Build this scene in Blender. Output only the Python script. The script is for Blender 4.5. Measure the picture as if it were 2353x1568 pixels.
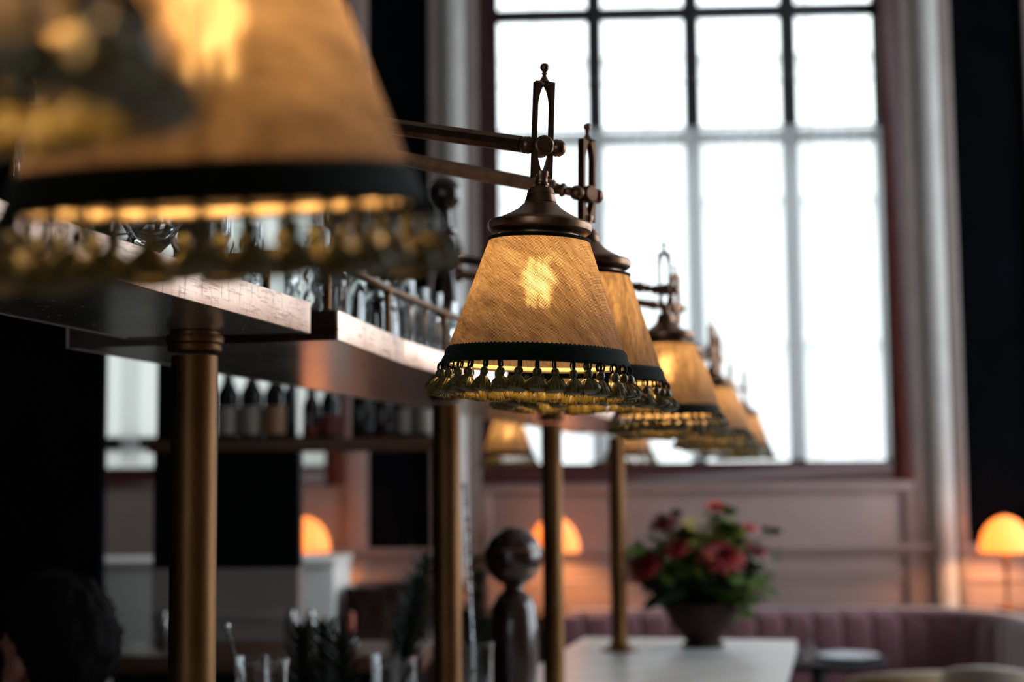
import bpy, bmesh, math, random
from mathutils import Vector, Matrix, noise
random.seed(7)
PI = math.pi
scn = bpy.context.scene
COL = scn.collection
for o in list(bpy.data.objects):
    bpy.data.objects.remove(o)

# ------------------------------------------------------------------ camera
FPX, CX, CY = 3500.0, 1176.5, 784.0
PSI, PITCH, ROLL = math.radians(12.18), math.atan(326.0 / 3500.0), 0.010
CAM = Vector((0, 0, 1.63))
FH = Vector((-math.sin(PSI), math.cos(PSI), 0)); ZV = Vector((0, 0, 1))
FW = math.cos(PITCH) * FH + math.sin(PITCH) * ZV
R0 = Vector((math.cos(PSI), math.sin(PSI), 0)); U0 = -math.sin(PITCH) * FH + math.cos(PITCH) * ZV
RV = math.cos(ROLL) * R0 - math.sin(ROLL) * U0
UV = math.sin(ROLL) * R0 + math.cos(ROLL) * U0
cd = bpy.data.cameras.new('camera'); cam = bpy.data.objects.new('camera', cd); COL.objects.link(cam)
M = Matrix((RV, UV, -FW)).transposed().to_4x4(); M.translation = CAM
cam.matrix_world = M
cd.sensor_width = 36.0; cd.lens = FPX / 2353.0 * 36.0
cd.clip_start = 0.02; cd.clip_end = 200
cd.dof.use_dof = True; cd.dof.focus_distance = 1.50; cd.dof.aperture_fstop = 3.9
scn.camera = cam

def ray(px, py):
    return FW + (px - CX) / FPX * RV - (py - CY) / FPX * UV
def pt(px, py, d):
    return CAM + d * ray(px, py)
def on_z(px, py, z):
    q = ray(px, py); return CAM + (z - CAM.z) / q.z * q

# far wall frame: x to the right along the wall, y outwards, z up
PHI = math.radians(9.9)
WO = pt(1590, 1062, 9.0); WO.z = 0
MW = Matrix.Translation(WO) @ Matrix.Rotation(PHI, 4, 'Z')
MWI = MW.inverted()
def onwall(px, py, y=0.0):
    a = MWI @ CAM; b = MWI @ (CAM + ray(px, py)); q = b - a
    return a + (y - a.y) / q.y * q

# ------------------------------------------------------------------ light
scn.view_settings.view_transform = 'Standard'; scn.view_settings.look = 'None'
scn.view_settings.gamma = 1.0; scn.view_settings.use_curve_mapping = False
scn.view_settings.exposure = 0.28
w = bpy.data.worlds.new('overcast_sky'); scn.world = w; w.use_nodes = True
bg = w.node_tree.nodes['Background']
bg.inputs[0].default_value = (0.90, 0.96, 1.0, 1); bg.inputs[1].default_value = 6.0
LAMP_POWER = 1.25
scn.cycles.max_bounces = 10; scn.cycles.transparent_max_bounces = 24
scn.cycles.transmission_bounces = 10; scn.cycles.glossy_bounces = 5; scn.cycles.diffuse_bounces = 4
scn.cycles.caustics_reflective = False; scn.cycles.caustics_refractive = False
scn.cycles.sample_clamp_indirect = 6.0

def portal(center, sx, sz, rotz, frame=MW):
    l = bpy.data.lights.new('window_portal', 'AREA'); l.shape = 'RECTANGLE'
    l.size = sx; l.size_y = sz; l.cycles.is_portal = True
    o = bpy.data.objects.new('window_portal', l); COL.objects.link(o)
    o.matrix_world = frame @ Matrix.Translation(center) @ Matrix.Rotation(rotz, 4, 'Z') @ Matrix.Rotation(-PI / 2, 4, 'X')
    return o

# ------------------------------------------------------------------ materials
MATS = {}
class NT:
    def __init__(s, name):
        m = bpy.data.materials.new(name); m.use_nodes = True
        s.m = m; s.t = m.node_tree; s.t.nodes.clear()
        s.out = s.t.nodes.new('ShaderNodeOutputMaterial'); MATS[name] = m
    def n(s, typ, **kw):
        nd = s.t.nodes.new(typ)
        for k, v in kw.items():
            if k.startswith('i_'):
                key = k[2:].replace('_', ' ')
                sock = nd.inputs[int(key)] if key.isdigit() else nd.inputs[key]
                s.put(sock, v)
            else:
                setattr(nd, k, v)
        return nd
    def put(s, sock, v):
        if hasattr(v, 'is_output'): s.t.links.new(v, sock)
        elif isinstance(v, (tuple, list)) and len(v) == 3 and sock.type == 'RGBA': sock.default_value = (*v, 1)
        else: sock.default_value = v
    def surf(s, sh): s.t.links.new(sh, s.out.inputs['Surface'])
    def math(s, op, a, b=0.0, c=None):
        nd = s.n('ShaderNodeMath', operation=op, i_0=a, i_1=b)
        if c is not None: s.put(nd.inputs[2], c)
        return nd.outputs[0]
    def ramp(s, fac, stops):
        nd = s.n('ShaderNodeValToRGB'); s.put(nd.inputs[0], fac)
        el = nd.color_ramp.elements
        while len(el) < len(stops): el.new(0.5)
        for e, (p, c) in zip(el, stops): e.position = p; e.color = (*c, 1)
        return nd.outputs[0]
    def mixc(s, f, a, b):
        nd = s.n('ShaderNodeMix', data_type='RGBA')
        s.put(nd.inputs[0], f); s.put(nd.inputs[6], a); s.put(nd.inputs[7], b)
        return nd.outputs[2]
    def noise(s, scale, detail=3.0, rough=0.55, vec=None):
        nd = s.n('ShaderNodeTexNoise', i_Scale=scale, i_Detail=detail, i_Roughness=rough)
        if vec is None: vec = s.n('ShaderNodeTexCoord').outputs['Object']
        s.put(nd.inputs['Vector'], vec); return nd.outputs[0]
    def bump(s, h, strength=0.3, dist=0.001):
        return s.n('ShaderNodeBump', i_Height=h, i_Strength=strength, i_Distance=dist).outputs[0]
    def scalevec(s, sc, rot=(0, 0, 0), src='Object'):
        v = s.n('ShaderNodeTexCoord').outputs[src]
        nd = s.n('ShaderNodeMapping', i_Vector=v); nd.inputs['Scale'].default_value = sc; nd.inputs['Rotation'].default_value = rot
        return nd.outputs[0]

def pbr(name, c1, c2=None, metal=0.0, rough=0.5, nscale=20.0, coat=0.0, sheen=0.0, bump=0.0, stretch=(1, 1, 1), rvar=0.08, spec=0.5, sub=None):
    t = NT(name); v = t.scalevec(stretch)
    nz = t.noise(nscale, 4, 0.6, v)
    c2 = c2 or tuple(x * 0.75 for x in c1)
    col = t.ramp(nz, [(0.3, c2), (0.7, c1)])
    rg = t.math('MULTIPLY_ADD', nz, rvar, rough - rvar / 2)
    b = t.n('ShaderNodeBsdfPrincipled', i_Base_Color=col, i_Metallic=metal, i_Roughness=rg)
    b.inputs['Coat Weight'].default_value = coat; b.inputs['Coat Roughness'].default_value = 0.08
    b.inputs['Sheen Weight'].default_value = sheen
    b.inputs['Specular IOR Level'].default_value = spec
    if bump: t.put(b.inputs['Normal'], t.bump(nz, bump, 0.002))
    t.surf(b.outputs[0]); return t.m

pbr("bronze", (0.36, 0.205, 0.125), (0.21, 0.11, 0.068), 1.0, 0.36, 60)
pbr('aged_brass', (0.22, 0.108, 0.042), (0.12, 0.056, 0.021), 1.0, 0.47, 25, stretch=(1, 1, 0.25))
pbr('dark_wood', (0.050, 0.019, 0.011), (0.022, 0.008, 0.005), 0, 0.25, 30, coat=0.6, stretch=(1, 1, 0.15))
pbr('shelf_wood', (0.06, 0.026, 0.014), (0.03, 0.012, 0.007), 0, 0.45, 20, stretch=(0.1, 1, 1))
pbr('green_trim', (0.010, 0.018, 0.011), (0.003, 0.007, 0.004), 0, 0.9, 900, sheen=0.08, bump=0.4, spec=0.15)
pbr('rim_cloth', (0.85, 0.66, 0.42), (0.75, 0.55, 0.33), 0, 0.7, 300)
pbr('olive_silk', (0.13, 0.105, 0.025), (0.05, 0.045, 0.014), 0, 0.35, 500, sheen=0.2)
pbr('cord', (0.02, 0.026, 0.014), (0.008, 0.012, 0.007), 0, 0.8, 900, spec=0.2)
pbr('cream_paint', (0.62, 0.60, 0.56), (0.52, 0.50, 0.47), 0, 0.30, 6)
pbr('taupe_paint', (0.34, 0.27, 0.24), (0.28, 0.22, 0.20), 0, 0.45, 5)
pbr('pink_paint', (0.42, 0.30, 0.27), (0.36, 0.25, 0.225), 0, 0.5, 4)
pbr('oxblood_paint', (0.085, 0.026, 0.026), (0.055, 0.016, 0.018), 0, 0.4, 8)
pbr('navy_wall', (0.0030, 0.0036, 0.0055), (0.0014, 0.0018, 0.0030), 0, 0.9, 3, spec=0.03)
pbr('ceiling_paint', (0.55, 0.52, 0.48), None, 0, 0.8, 3)
pbr('floor_wood', (0.10, 0.055, 0.03), (0.06, 0.03, 0.017), 0, 0.4, 6, stretch=(1, 12, 1))
pbr('iron', (0.018, 0.02, 0.024), (0.01, 0.011, 0.013), 0, 0.5, 30)
pbr('lead_white', (0.55, 0.58, 0.62), None, 0, 0.6, 6)
pbr('velvet', (0.20, 0.065, 0.085), (0.14, 0.045, 0.06), 0, 0.75, 12, sheen=0.9)
pbr('pale_stone', (0.82, 0.81, 0.76), (0.72, 0.71, 0.67), 0, 0.45, 5)
pbr('grey_panel', (0.34, 0.28, 0.26), (0.28, 0.23, 0.21), 0, 0.5, 5)
pbr('black_lacquer', (0.0035, 0.0045, 0.007), (0.002, 0.003, 0.005), 0, 0.6, 6, spec=0.08)
pbr('red_brown_wood', (0.13, 0.045, 0.018), (0.07, 0.024, 0.010), 0, 0.5, 12, stretch=(0.1, 1, 1))
pbr('urn_clay', (0.040, 0.020, 0.013), (0.022, 0.011, 0.008), 0, 0.7, 14, spec=0.12)
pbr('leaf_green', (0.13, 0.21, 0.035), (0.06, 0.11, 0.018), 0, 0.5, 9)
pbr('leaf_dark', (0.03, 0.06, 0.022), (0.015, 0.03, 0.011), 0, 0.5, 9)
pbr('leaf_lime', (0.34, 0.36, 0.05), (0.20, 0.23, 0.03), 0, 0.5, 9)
pbr('petal_red', (0.34, 0.004, 0.012), (0.16, 0.002, 0.006), 0, 0.55, 20)
pbr('petal_deep', (0.22, 0.006, 0.018), (0.10, 0.003, 0.010), 0, 0.55, 20)
pbr('petal_pink', (0.58, 0.012, 0.05), (0.38, 0.006, 0.03), 0, 0.55, 20)
pbr('needle_green', (0.018, 0.03, 0.014), (0.008, 0.014, 0.008), 0, 0.6, 30)
pbr('bottle_dark', (0.008, 0.010, 0.008), None, 0, 0.12, 10)
pbr('bottle_brown', (0.03, 0.012, 0.006), None, 0, 0.12, 10)
pbr('label_cream', (0.40, 0.33, 0.27), (0.33, 0.27, 0.22), 0, 0.7, 14)
pbr('label_tan', (0.42, 0.22, 0.11), (0.33, 0.17, 0.09), 0, 0.7, 14)
pbr('label_red', (0.22, 0.035, 0.02), None, 0, 0.7, 14)
pbr('table_top', (0.008, 0.007, 0.011), None, 0, 0.6, 8, spec=0.15)
pbr('white_china', (0.80, 0.84, 0.90), (0.76, 0.80, 0.86), 0, 0.2, 5)
pbr('tan_fabric', (0.40, 0.29, 0.16), (0.33, 0.24, 0.13), 0, 0.8, 30, sheen=0.3)
pbr('beige_fabric', (0.52, 0.42, 0.33), (0.44, 0.35, 0.28), 0, 0.8, 30, sheen=0.3)
pbr('skin', (0.50, 0.20, 0.14), (0.42, 0.16, 0.11), 0, 0.5, 30)
pbr('hair', (0.010, 0.008, 0.008), (0.004, 0.003, 0.004), 0, 0.75, 140, stretch=(1, 1, 0.15), bump=0.6, spec=0.08)
pbr('black_cloth', (0.010, 0.010, 0.014), None, 0, 0.9, 60, spec=0.1)
pbr('steel', (0.55, 0.55, 0.56), None, 1.0, 0.18, 20)
pbr('wax_red', (0.55, 0.13, 0.09), None, 0, 0.5, 20)
pbr('facade', (0.62, 0.61, 0.575), (0.56, 0.555, 0.53), 0, 0.9, 1.5)
pbr('pavement', (0.45, 0.45, 0.45), None, 0, 0.9, 2)

def m_copper():
    t = NT('scratched_copper')
    a = t.noise(14, 5, 0.65, t.scalevec((1, 1, 1)))
    lon = t.noise(26, 5, 0.7, t.scalevec((1, 0.9, 9), (0.05, 0, 0)))
    ver = t.noise(70, 4, 0.7, t.scalevec((1, 2.0, 0.35), (0.25, 0, 0)))
    col = t.ramp(a, [(0.25, (0.72, 0.45, 0.33)), (0.5, (0.92, 0.66, 0.52)), (0.8, (0.97, 0.80, 0.66))])
    s1 = t.ramp(lon, [(0.53, (1, 1, 1)), (0.62, (0.60, 0.54, 0.54))])
    s2 = t.ramp(ver, [(0.58, (1, 1, 1)), (0.66, (0.30, 0.24, 0.27))])
    c = t.n('ShaderNodeMix', data_type='RGBA', blend_type='MULTIPLY'); c.inputs[0].default_value = 1
    t.put(c.inputs[6], col); t.put(c.inputs[7], s1)
    c2 = t.n('ShaderNodeMix', data_type='RGBA', blend_type='MULTIPLY'); c2.inputs[0].default_value = 0.65
    t.put(c2.inputs[6], c.outputs[2]); t.put(c2.inputs[7], s2)
    rg = t.math('MULTIPLY_ADD', a, 0.25, 0.27)
    b = t.n('ShaderNodeBsdfPrincipled', i_Base_Color=c2.outputs[2], i_Metallic=1.0, i_Roughness=rg)
    t.put(b.inputs['Normal'], t.bump(lon, 0.25, 0.0008)); t.surf(b.outputs[0])
m_copper()

def m_mirror():
    t = NT('clouded_mirror')
    a = t.noise(9, 5, 0.6); sp = t.noise(160, 2, 0.5)
    col = t.ramp(a, [(0.3, (0.62, 0.64, 0.57)), (0.7, (0.80, 0.80, 0.74))])
    rg = t.math('ADD', t.math('MULTIPLY', a, 0.12), 0.13)
    rg = t.math('ADD', rg, t.math('MULTIPLY', t.math('GREATER_THAN', sp, 0.72), 0.3))
    b = t.n('ShaderNodeBsdfPrincipled', i_Base_Color=col, i_Metallic=0.9, i_Roughness=rg)
    t.surf(b.outputs[0])
m_mirror()

def m_marble():
    t = NT('grey_marble')
    d = t.noise(3, 4, 0.6)
    wv = t.n('ShaderNodeTexWave', i_Scale=1.6, i_Distortion=9.0, i_Detail=4.0, wave_type='BANDS')
    t.put(wv.inputs['Vector'], t.scalevec((1, 1, 1), (0, 0, 0.9)))
    v = t.ramp(wv.outputs[1], [(0.0, (0.45, 0.46, 0.46)), (0.12, (0.66, 0.67, 0.66)), (1, (0.74, 0.75, 0.74))])
    c = t.mixc(t.math('MULTIPLY', d, 0.5), v, (0.6, 0.62, 0.62))
    b = t.n('ShaderNodeBsdfPrincipled', i_Base_Color=c, i_Roughness=0.28); t.surf(b.outputs[0])
m_marble()

def m_shade():
    # woven linen: UV is in metres along and across the cone
    t = NT('woven_linen')
    uv = t.n('ShaderNodeUVMap').outputs[0]
    mp = t.n('ShaderNodeMapping', i_Vector=uv); mp.inputs['Rotation'].default_value = (0, 0, 0.42)
    sx = t.n('ShaderNodeSeparateXYZ', i_0=mp.outputs[0])
    k = 2 * PI / 0.00165
    wu = t.math('SINE', t.math('MULTIPLY', sx.outputs[0], k))
    wv = t.math('SINE', t.math('MULTIPLY', sx.outputs[1], k * 0.9))
    weave = t.math('MULTIPLY_ADD', t.math('MULTIPLY', wu, wv), 0.5, 0.5)
    sl = t.n('ShaderNodeMapping', i_Vector=uv); sl.inputs['Rotation'].default_value = (0, 0, -0.32); sl.inputs['Scale'].default_value = (90, 800, 1)
    slub = t.noise(1.0, 3, 0.6, sl.outputs[0])
    sl2 = t.n('ShaderNodeMapping', i_Vector=uv); sl2.inputs['Rotation'].default_value = (0, 0, -0.32); sl2.inputs['Scale'].default_value = (22, 90, 1)
    cloud = t.noise(1.0, 3, 0.6, sl2.outputs[0])
    h = t.math('ADD', t.math('MULTIPLY', weave, 0.52), t.math('ADD', t.math('MULTIPLY', slub, 0.50), t.math('MULTIPLY', cloud, 0.40)))
    tc = t.ramp(h, [(0.46, (0.006, 0.003, 0.0019)), (0.70, (0.055, 0.034, 0.020)), (1.0, (0.40, 0.285, 0.185))])
    dc = t.ramp(h, [(0.45, (0.09, 0.068, 0.056)), (0.95, (0.50, 0.40, 0.34))])
    df = t.n('ShaderNodeBsdfDiffuse', i_Color=dc); tr = t.n('ShaderNodeBsdfTranslucent', i_Color=tc)
    mx = t.n('ShaderNodeMixShader', i_0=0.55); t.put(mx.inputs[1], df.outputs[0]); t.put(mx.inputs[2], tr.outputs[0])
    tp = t.n('ShaderNodeBsdfTransparent', i_Color=(1, 0.92, 0.78))
    hole = t.n('ShaderNodeMapRange', i_Value=h); 
    hole.inputs[1].default_value = 0.66; hole.inputs[2].default_value = 1.05; hole.inputs[3].default_value = 0.001; hole.inputs[4].default_value = 0.020
    rf = t.n('ShaderNodeBsdfRefraction', i_Color=tc, i_Roughness=0.55, i_IOR=1.12)
    gl = t.n('ShaderNodeMixShader', i_0=0.07); t.put(gl.inputs[1], mx.outputs[0]); t.put(gl.inputs[2], rf.outputs[0])
    fx = t.n('ShaderNodeMixShader', i_0=hole.outputs[0]); t.put(fx.inputs[1], gl.outputs[0]); t.put(fx.inputs[2], tp.outputs[0])
    t.surf(fx.outputs[0])
m_shade()

def m_silk():
    t = NT('gold_silk')
    v = t.noise(700, 3, 0.6, t.scalevec((1, 1, 0.08)))
    col = t.ramp(v, [(0.3, (0.075, 0.057, 0.010)), (0.7, (0.34, 0.25, 0.042))])
    b = t.n('ShaderNodeBsdfPrincipled', i_Base_Color=col, i_Roughness=0.38)
    b.inputs['Sheen Weight'].default_value = 0.2
    tr = t.n('ShaderNodeBsdfTranslucent', i_Color=col)
    mx = t.n('ShaderNodeMixShader', i_0=0.30); t.put(mx.inputs[1], b.outputs[0]); t.put(mx.inputs[2], tr.outputs[0])
    t.surf(mx.outputs[0])
m_silk()

def m_thinglass(name, tint=(1, 1, 1), gloss=0.06):
    t = NT(name)
    lw = t.n('ShaderNodeLayerWeight', i_Blend=0.12)
    fac = t.math('MULTIPLY_ADD', lw.outputs['Fresnel'], 0.5, gloss)
    tp = t.n('ShaderNodeBsdfTransparent', i_Color=tint); g = t.n('ShaderNodeBsdfGlossy', i_Roughness=0.02)
    mx = t.n('ShaderNodeMixShader', i_0=fac); t.put(mx.inputs[1], tp.outputs[0]); t.put(mx.inputs[2], g.outputs[0])
    t.surf(mx.outputs[0])
m_thinglass('window_glass', (0.96, 0.98, 1.0)); m_thinglass('bulb_glass', (1.0, 0.97, 0.9), 0.02)
def m_sheer(name, dens, col):
    t = NT(name)
    tr = t.n('ShaderNodeBsdfTranslucent', i_Color=col); df = t.n('ShaderNodeBsdfDiffuse', i_Color=col)
    a = t.n('ShaderNodeMixShader', i_0=0.35); t.put(a.inputs[1], tr.outputs[0]); t.put(a.inputs[2], df.outputs[0])
    tp = t.n('ShaderNodeBsdfTransparent')
    mx = t.n('ShaderNodeMixShader', i_0=dens); t.put(mx.inputs[1], tp.outputs[0]); t.put(mx.inputs[2], a.outputs[0])
    t.surf(mx.outputs[0])
m_sheer('sheer_voile', 0.55, (0.85, 0.87, 0.86)); m_sheer('frosted_glass', 0.93, (0.66, 0.68, 0.66))
def m_glass():
    t = NT('clear_glass'); g = t.n('ShaderNodeBsdfGlass', i_Color=(0.97, 0.98, 0.98), i_Roughness=0.0, i_IOR=1.48); t.surf(g.outputs[0])
m_glass()
def m_emit(name, col, s):
    t = NT(name); e = t.n('ShaderNodeEmission', i_Color=col, i_Strength=s); t.surf(e.outputs[0])
m_emit('filament', (1.0, 0.62, 0.22), 95.0)
def m_domeshade():
    t = NT('amber_dome')
    g = t.scalevec((1, 1, 1)); sx = t.n('ShaderNodeSeparateXYZ', i_0=g)
    ang = t.math('ARCTAN2', sx.outputs[1], sx.outputs[0])
    st = t.math('MULTIPLY_ADD', t.math('SINE', t.math('MULTIPLY', ang, 18.0)), 0.5, 0.5)
    c = t.ramp(st, [(0.0, (0.86, 0.58, 0.33)), (1.0, (0.97, 0.80, 0.58))])
    df = t.n('ShaderNodeBsdfDiffuse', i_Color=c); tr = t.n('ShaderNodeBsdfTranslucent', i_Color=c)
    mx = t.n('ShaderNodeMixShader', i_0=0.6); t.put(mx.inputs[1], df.outputs[0]); t.put(mx.inputs[2], tr.outputs[0])
    t.surf(mx.outputs[0])
m_domeshade()

# ------------------------------------------------------------------ mesh helpers
class MB:
    def __init__(s): s.v = []; s.f = []; s.uv = None
    def add(s, vs, fs, mat=None):
        b = len(s.v)
        for p in vs:
            p = Vector(p); s.v.append(mat @ p if mat is not None else p)
        s.f += [tuple(i + b for i in f) for f in fs]; return s
    def box(s, x0, x1, y0, y1, z0, z1, mat=None):
        vs = [(x, y, z) for x in (x0, x1) for y in (y0, y1) for z in (z0, z1)]
        return s.add(vs, [(0, 1, 3, 2), (4, 6, 7, 5), (0, 4, 5, 1), (2, 3, 7, 6), (0, 2, 6, 4), (1, 5, 7, 3)], mat)
    def lathe(s, prof, seg=32, mat=None, caps=True, rfun=None):
        vs = []; fs = []; n = len(prof)
        for i, (r, z) in enumerate(prof):
            for k in range(seg):
                a = 2 * PI * k / seg; rr = r if rfun is None else rfun(r, z, a, i)
                vs.append((rr * math.cos(a), rr * math.sin(a), z))
        for i in range(n - 1):
            for k in range(seg):
                k2 = (k + 1) % seg
                fs.append((i * seg + k, i * seg + k2, (i + 1) * seg + k2, (i + 1) * seg + k))
        if caps:
            if prof[0][0] > 1e-6: fs.append(tuple(reversed(range(seg))))
            if prof[-1][0] > 1e-6: fs.append(tuple((n - 1) * seg + k for k in range(seg)))
        return s.add(vs, fs, mat)
    def tube(s, path, rad, seg=8, mat=None, closed=False):
        path = [Vector(p) for p in path]; n = len(path)
        rads = rad if isinstance(rad, (list, tuple)) else [rad] * n
        vs = []; fs = []; prev = None
        for i, p in enumerate(path):
            if closed: t = path[(i + 1) % n] - path[i - 1]
            else: t = path[min(i + 1, n - 1)] - path[max(i - 1, 0)]
            t.normalize()
            if prev is None:
                ref = Vector((0, 0, 1)) if abs(t.z) < 0.9 else Vector((1, 0, 0))
                u = t.cross(ref).normalized()
            else:
                u = (prev - t * prev.dot(t)).normalized()
            prev = u; v = t.cross(u)
            for k in range(seg):
                a = 2 * PI * (k + 0.5) / seg
                vs.append(p + rads[i] * (math.cos(a) * u + math.sin(a) * v))
        m = n if closed else n - 1
        for i in range(m):
            j = (i + 1) % n
            for k in range(seg):
                k2 = (k + 1) % seg
                fs.append((i * seg + k, i * seg + k2, j * seg + k2, j * seg + k))
        if not closed:
            fs.append(tuple(reversed(range(seg)))); fs.append(tuple((n - 1) * seg + k for k in range(seg)))
        return s.add(vs, fs, mat)
    def ball(s, c, r, seg=20, rings=12, mat=None, sc=(1, 1, 1), e=1.0, e2=1.0):
        def pw(x, p): return math.copysign(abs(x) ** p, x)
        vs = []; fs = []
        for i in range(rings + 1):
            th = PI * i / rings - PI / 2
            for k in range(seg):
                a = 2 * PI * k / seg
                vs.append((c[0] + r * sc[0] * pw(math.cos(th), e) * pw(math.cos(a), e2),
                           c[1] + r * sc[1] * pw(math.cos(th), e) * pw(math.sin(a), e2),
                           c[2] + r * sc[2] * pw(math.sin(th), e)))
        for i in range(rings):
            for k in range(seg):
                k2 = (k + 1) % seg
                fs.append((i * seg + k, i * seg + k2, (i + 1) * seg + k2, (i + 1) * seg + k))
        return s.add(vs, fs, mat)
    def prism(s, poly, y0, y1, mat=None):
        n = len(poly)
        vs = [(x, y0, z) for x, z in poly] + [(x, y1, z) for x, z in poly]
        fs = [tuple(range(n)), tuple(reversed(range(n, 2 * n)))]
        fs += [(i, n + i, n + (i + 1) % n, (i + 1) % n) for i in range(n)]
        return s.add(vs, fs, mat)
    def mesh(s, name, smooth=True, bevel=0.0, angle=35):
        me = bpy.data.meshes.new(name); bm = bmesh.new()
        vv = [bm.verts.new(p) for p in s.v]
        for f in s.f:
            try: bm.faces.new([vv[i] for i in f])
            except ValueError: pass
        bmesh.ops.remove_doubles(bm, verts=bm.verts, dist=1e-6)
        bmesh.ops.recalc_face_normals(bm, faces=bm.faces)
        if bevel:
            ed = [e for e in bm.edges if len(e.link_faces) == 2 and e.calc_face_angle(0) > 0.6]
            bmesh.ops.bevel(bm, geom=ed, offset=bevel, segments=2, profile=0.5, affect='EDGES')
        if smooth:
            ca = math.radians(angle)
            for f in bm.faces: f.smooth = True
            for e in bm.edges:
                if len(e.link_faces) == 2 and e.calc_face_angle(0) > ca: e.smooth = False
        bm.to_mesh(me); bm.free(); return me
    def build(s, name, mat, parent=None, smooth=True, bevel=0.0, angle=35, loc=None):
        return link(name, s.mesh(name, smooth, bevel, angle), mat, parent, loc)
def link(name, me, mat, parent=None, loc=None):
    if mat and not me.materials: me.materials.append(MATS[mat])
    o = bpy.data.objects.new(name, me); COL.objects.link(o)
    if parent is not None: o.parent = parent
    if loc is not None: o.location = loc
    return o
def tag(o, label=None, cat=None, group=None, kind=None):
    if label: o['label'] = label
    if cat: o['category'] = cat
    if group: o['group'] = group
    if kind: o['kind'] = kind
    return o
def thing(name, label, cat, mat=None, group=None):
    o = bpy.data.objects.new(name, None); COL.objects.link(o); o.empty_display_size = 0.05
    if mat is not None: o.matrix_world = mat
    return tag(o, label, cat, group)
T = Matrix.Translation
def RZ(a): return Matrix.Rotation(a, 4, 'Z')
def struct(name, mb, mat, label=None, bevel=0.0, frame=MW):
    o = mb.build(name, mat, None, bevel=bevel); o.matrix_world = frame
    o['kind'] = 'structure'
    if label: o['label'] = label
    return o
def circle(n, r, z): return [(r * math.cos(2 * PI * k / n), r * math.sin(2 * PI * k / n), z) for k in range(n)]

# ================================================================== THE ROOM
uL, uR, yB, zC = -5.6, 4.2, -12.5, 5.7
g1 = [onwall(1146, 600).x, onwall(2036, 600).x]
zs, zt = onwall(1590, 1062).z, 5.15
gw = g1[1] - g1[0]
g2r = onwall(752, 1050).x
g2 = [g2r - 1.95, g2r]
gap = g1[0] - g2[1]
g3 = [onwall(2353, 600).x + 0.46, uR - 0.25]
zd = onwall(1590, 1255).z           # dado top
fr = 0.115                           # frame width
op = [(g[0] - fr, g[1] + fr) for g in (g2, g1, g3)]
zo0, zo1 = zs - fr, zt + fr
mb = MB(); TH = 0.42
edges = [uL] + [e for o_ in op for e in o_] + [uR]
for i in range(0, len(edges), 2):
    mb.box(edges[i], edges[i + 1], 0, TH, zd, zC)
for a, b in op:
    mb.box(a, b, 0, TH, zo1, zC)
struct('wall_far', mb, 'navy_wall', 'dark navy far wall around the tall windows')
mb = MB(); mb.box(uL, uR, 0.0, TH, 0, zd); struct('wall_dado', mb, 'pink_paint', 'pink beige dado under the far windows')
mb = MB()
for a, b in op: mb.box(a, b, 0, TH, zd, zo0)
struct('wall_apron', mb, 'taupe_paint', 'taupe wall panels under the window sills')
mb = MB(); mb.box(uL, uR, -0.05, 0, zd - 0.035, zd); mb.box(uL, uR, -0.03, 0, zd - 0.06, zd - 0.035)
mb.box(uL, uR, -0.022, 0, zd - 0.22, zd - 0.19)
struct('trim_1', mb, 'pink_paint', 'dado rail running along the far wall', bevel=0.006)
mb = MB(); mb.box(uL, uR, yB, TH, -0.15, 0); struct('floor', mb, 'floor_wood', 'dark timber restaurant floor')
mb = MB(); mb.box(uL, uR, yB, TH, zC, zC + 0.2); struct('ceiling', mb, 'ceiling_paint', 'high plain ceiling')
mb = MB(); mb.box(uL - 0.3, uL, yB, TH, 0, zC); struct('wall_left', mb, 'navy_wall', 'dark navy wall behind the bar')
fill_win = (-3.0, -2.15, 1.3, 2.8)  # wall opening for the added fill window behind the camera
mb = MB(); mb.box(uL, fill_win[0], yB - 0.3, yB, 0, zC); mb.box(fill_win[1], uR, yB - 0.3, yB, 0, zC); mb.box(fill_win[0], fill_win[1], yB - 0.3, yB, 0, fill_win[2]); mb.box(fill_win[0], fill_win[1], yB - 0.3, yB, fill_win[3], zC); struct('wall_back', mb, 'cream_paint', 'cream wall opposite the windows')
# right wall with tall openings
rw = [(-6.4, -3.9), (-3.2, -0.7)]
ZA, ZB = 0.8, 5.1
mb = MB(); ye = [yB] + [e for a in rw for e in a] + [TH]
for i in range(0, len(ye), 2): mb.box(uR, uR + TH, ye[i], ye[i + 1], 0, zC)
for a, b in rw: mb.box(uR, uR + TH, a, b, 0, ZA); mb.box(uR, uR + TH, a, b, ZB, zC)
struct('wall_right', mb, 'pink_paint', 'pink beige wall with tall windows beside the dining room')

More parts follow.
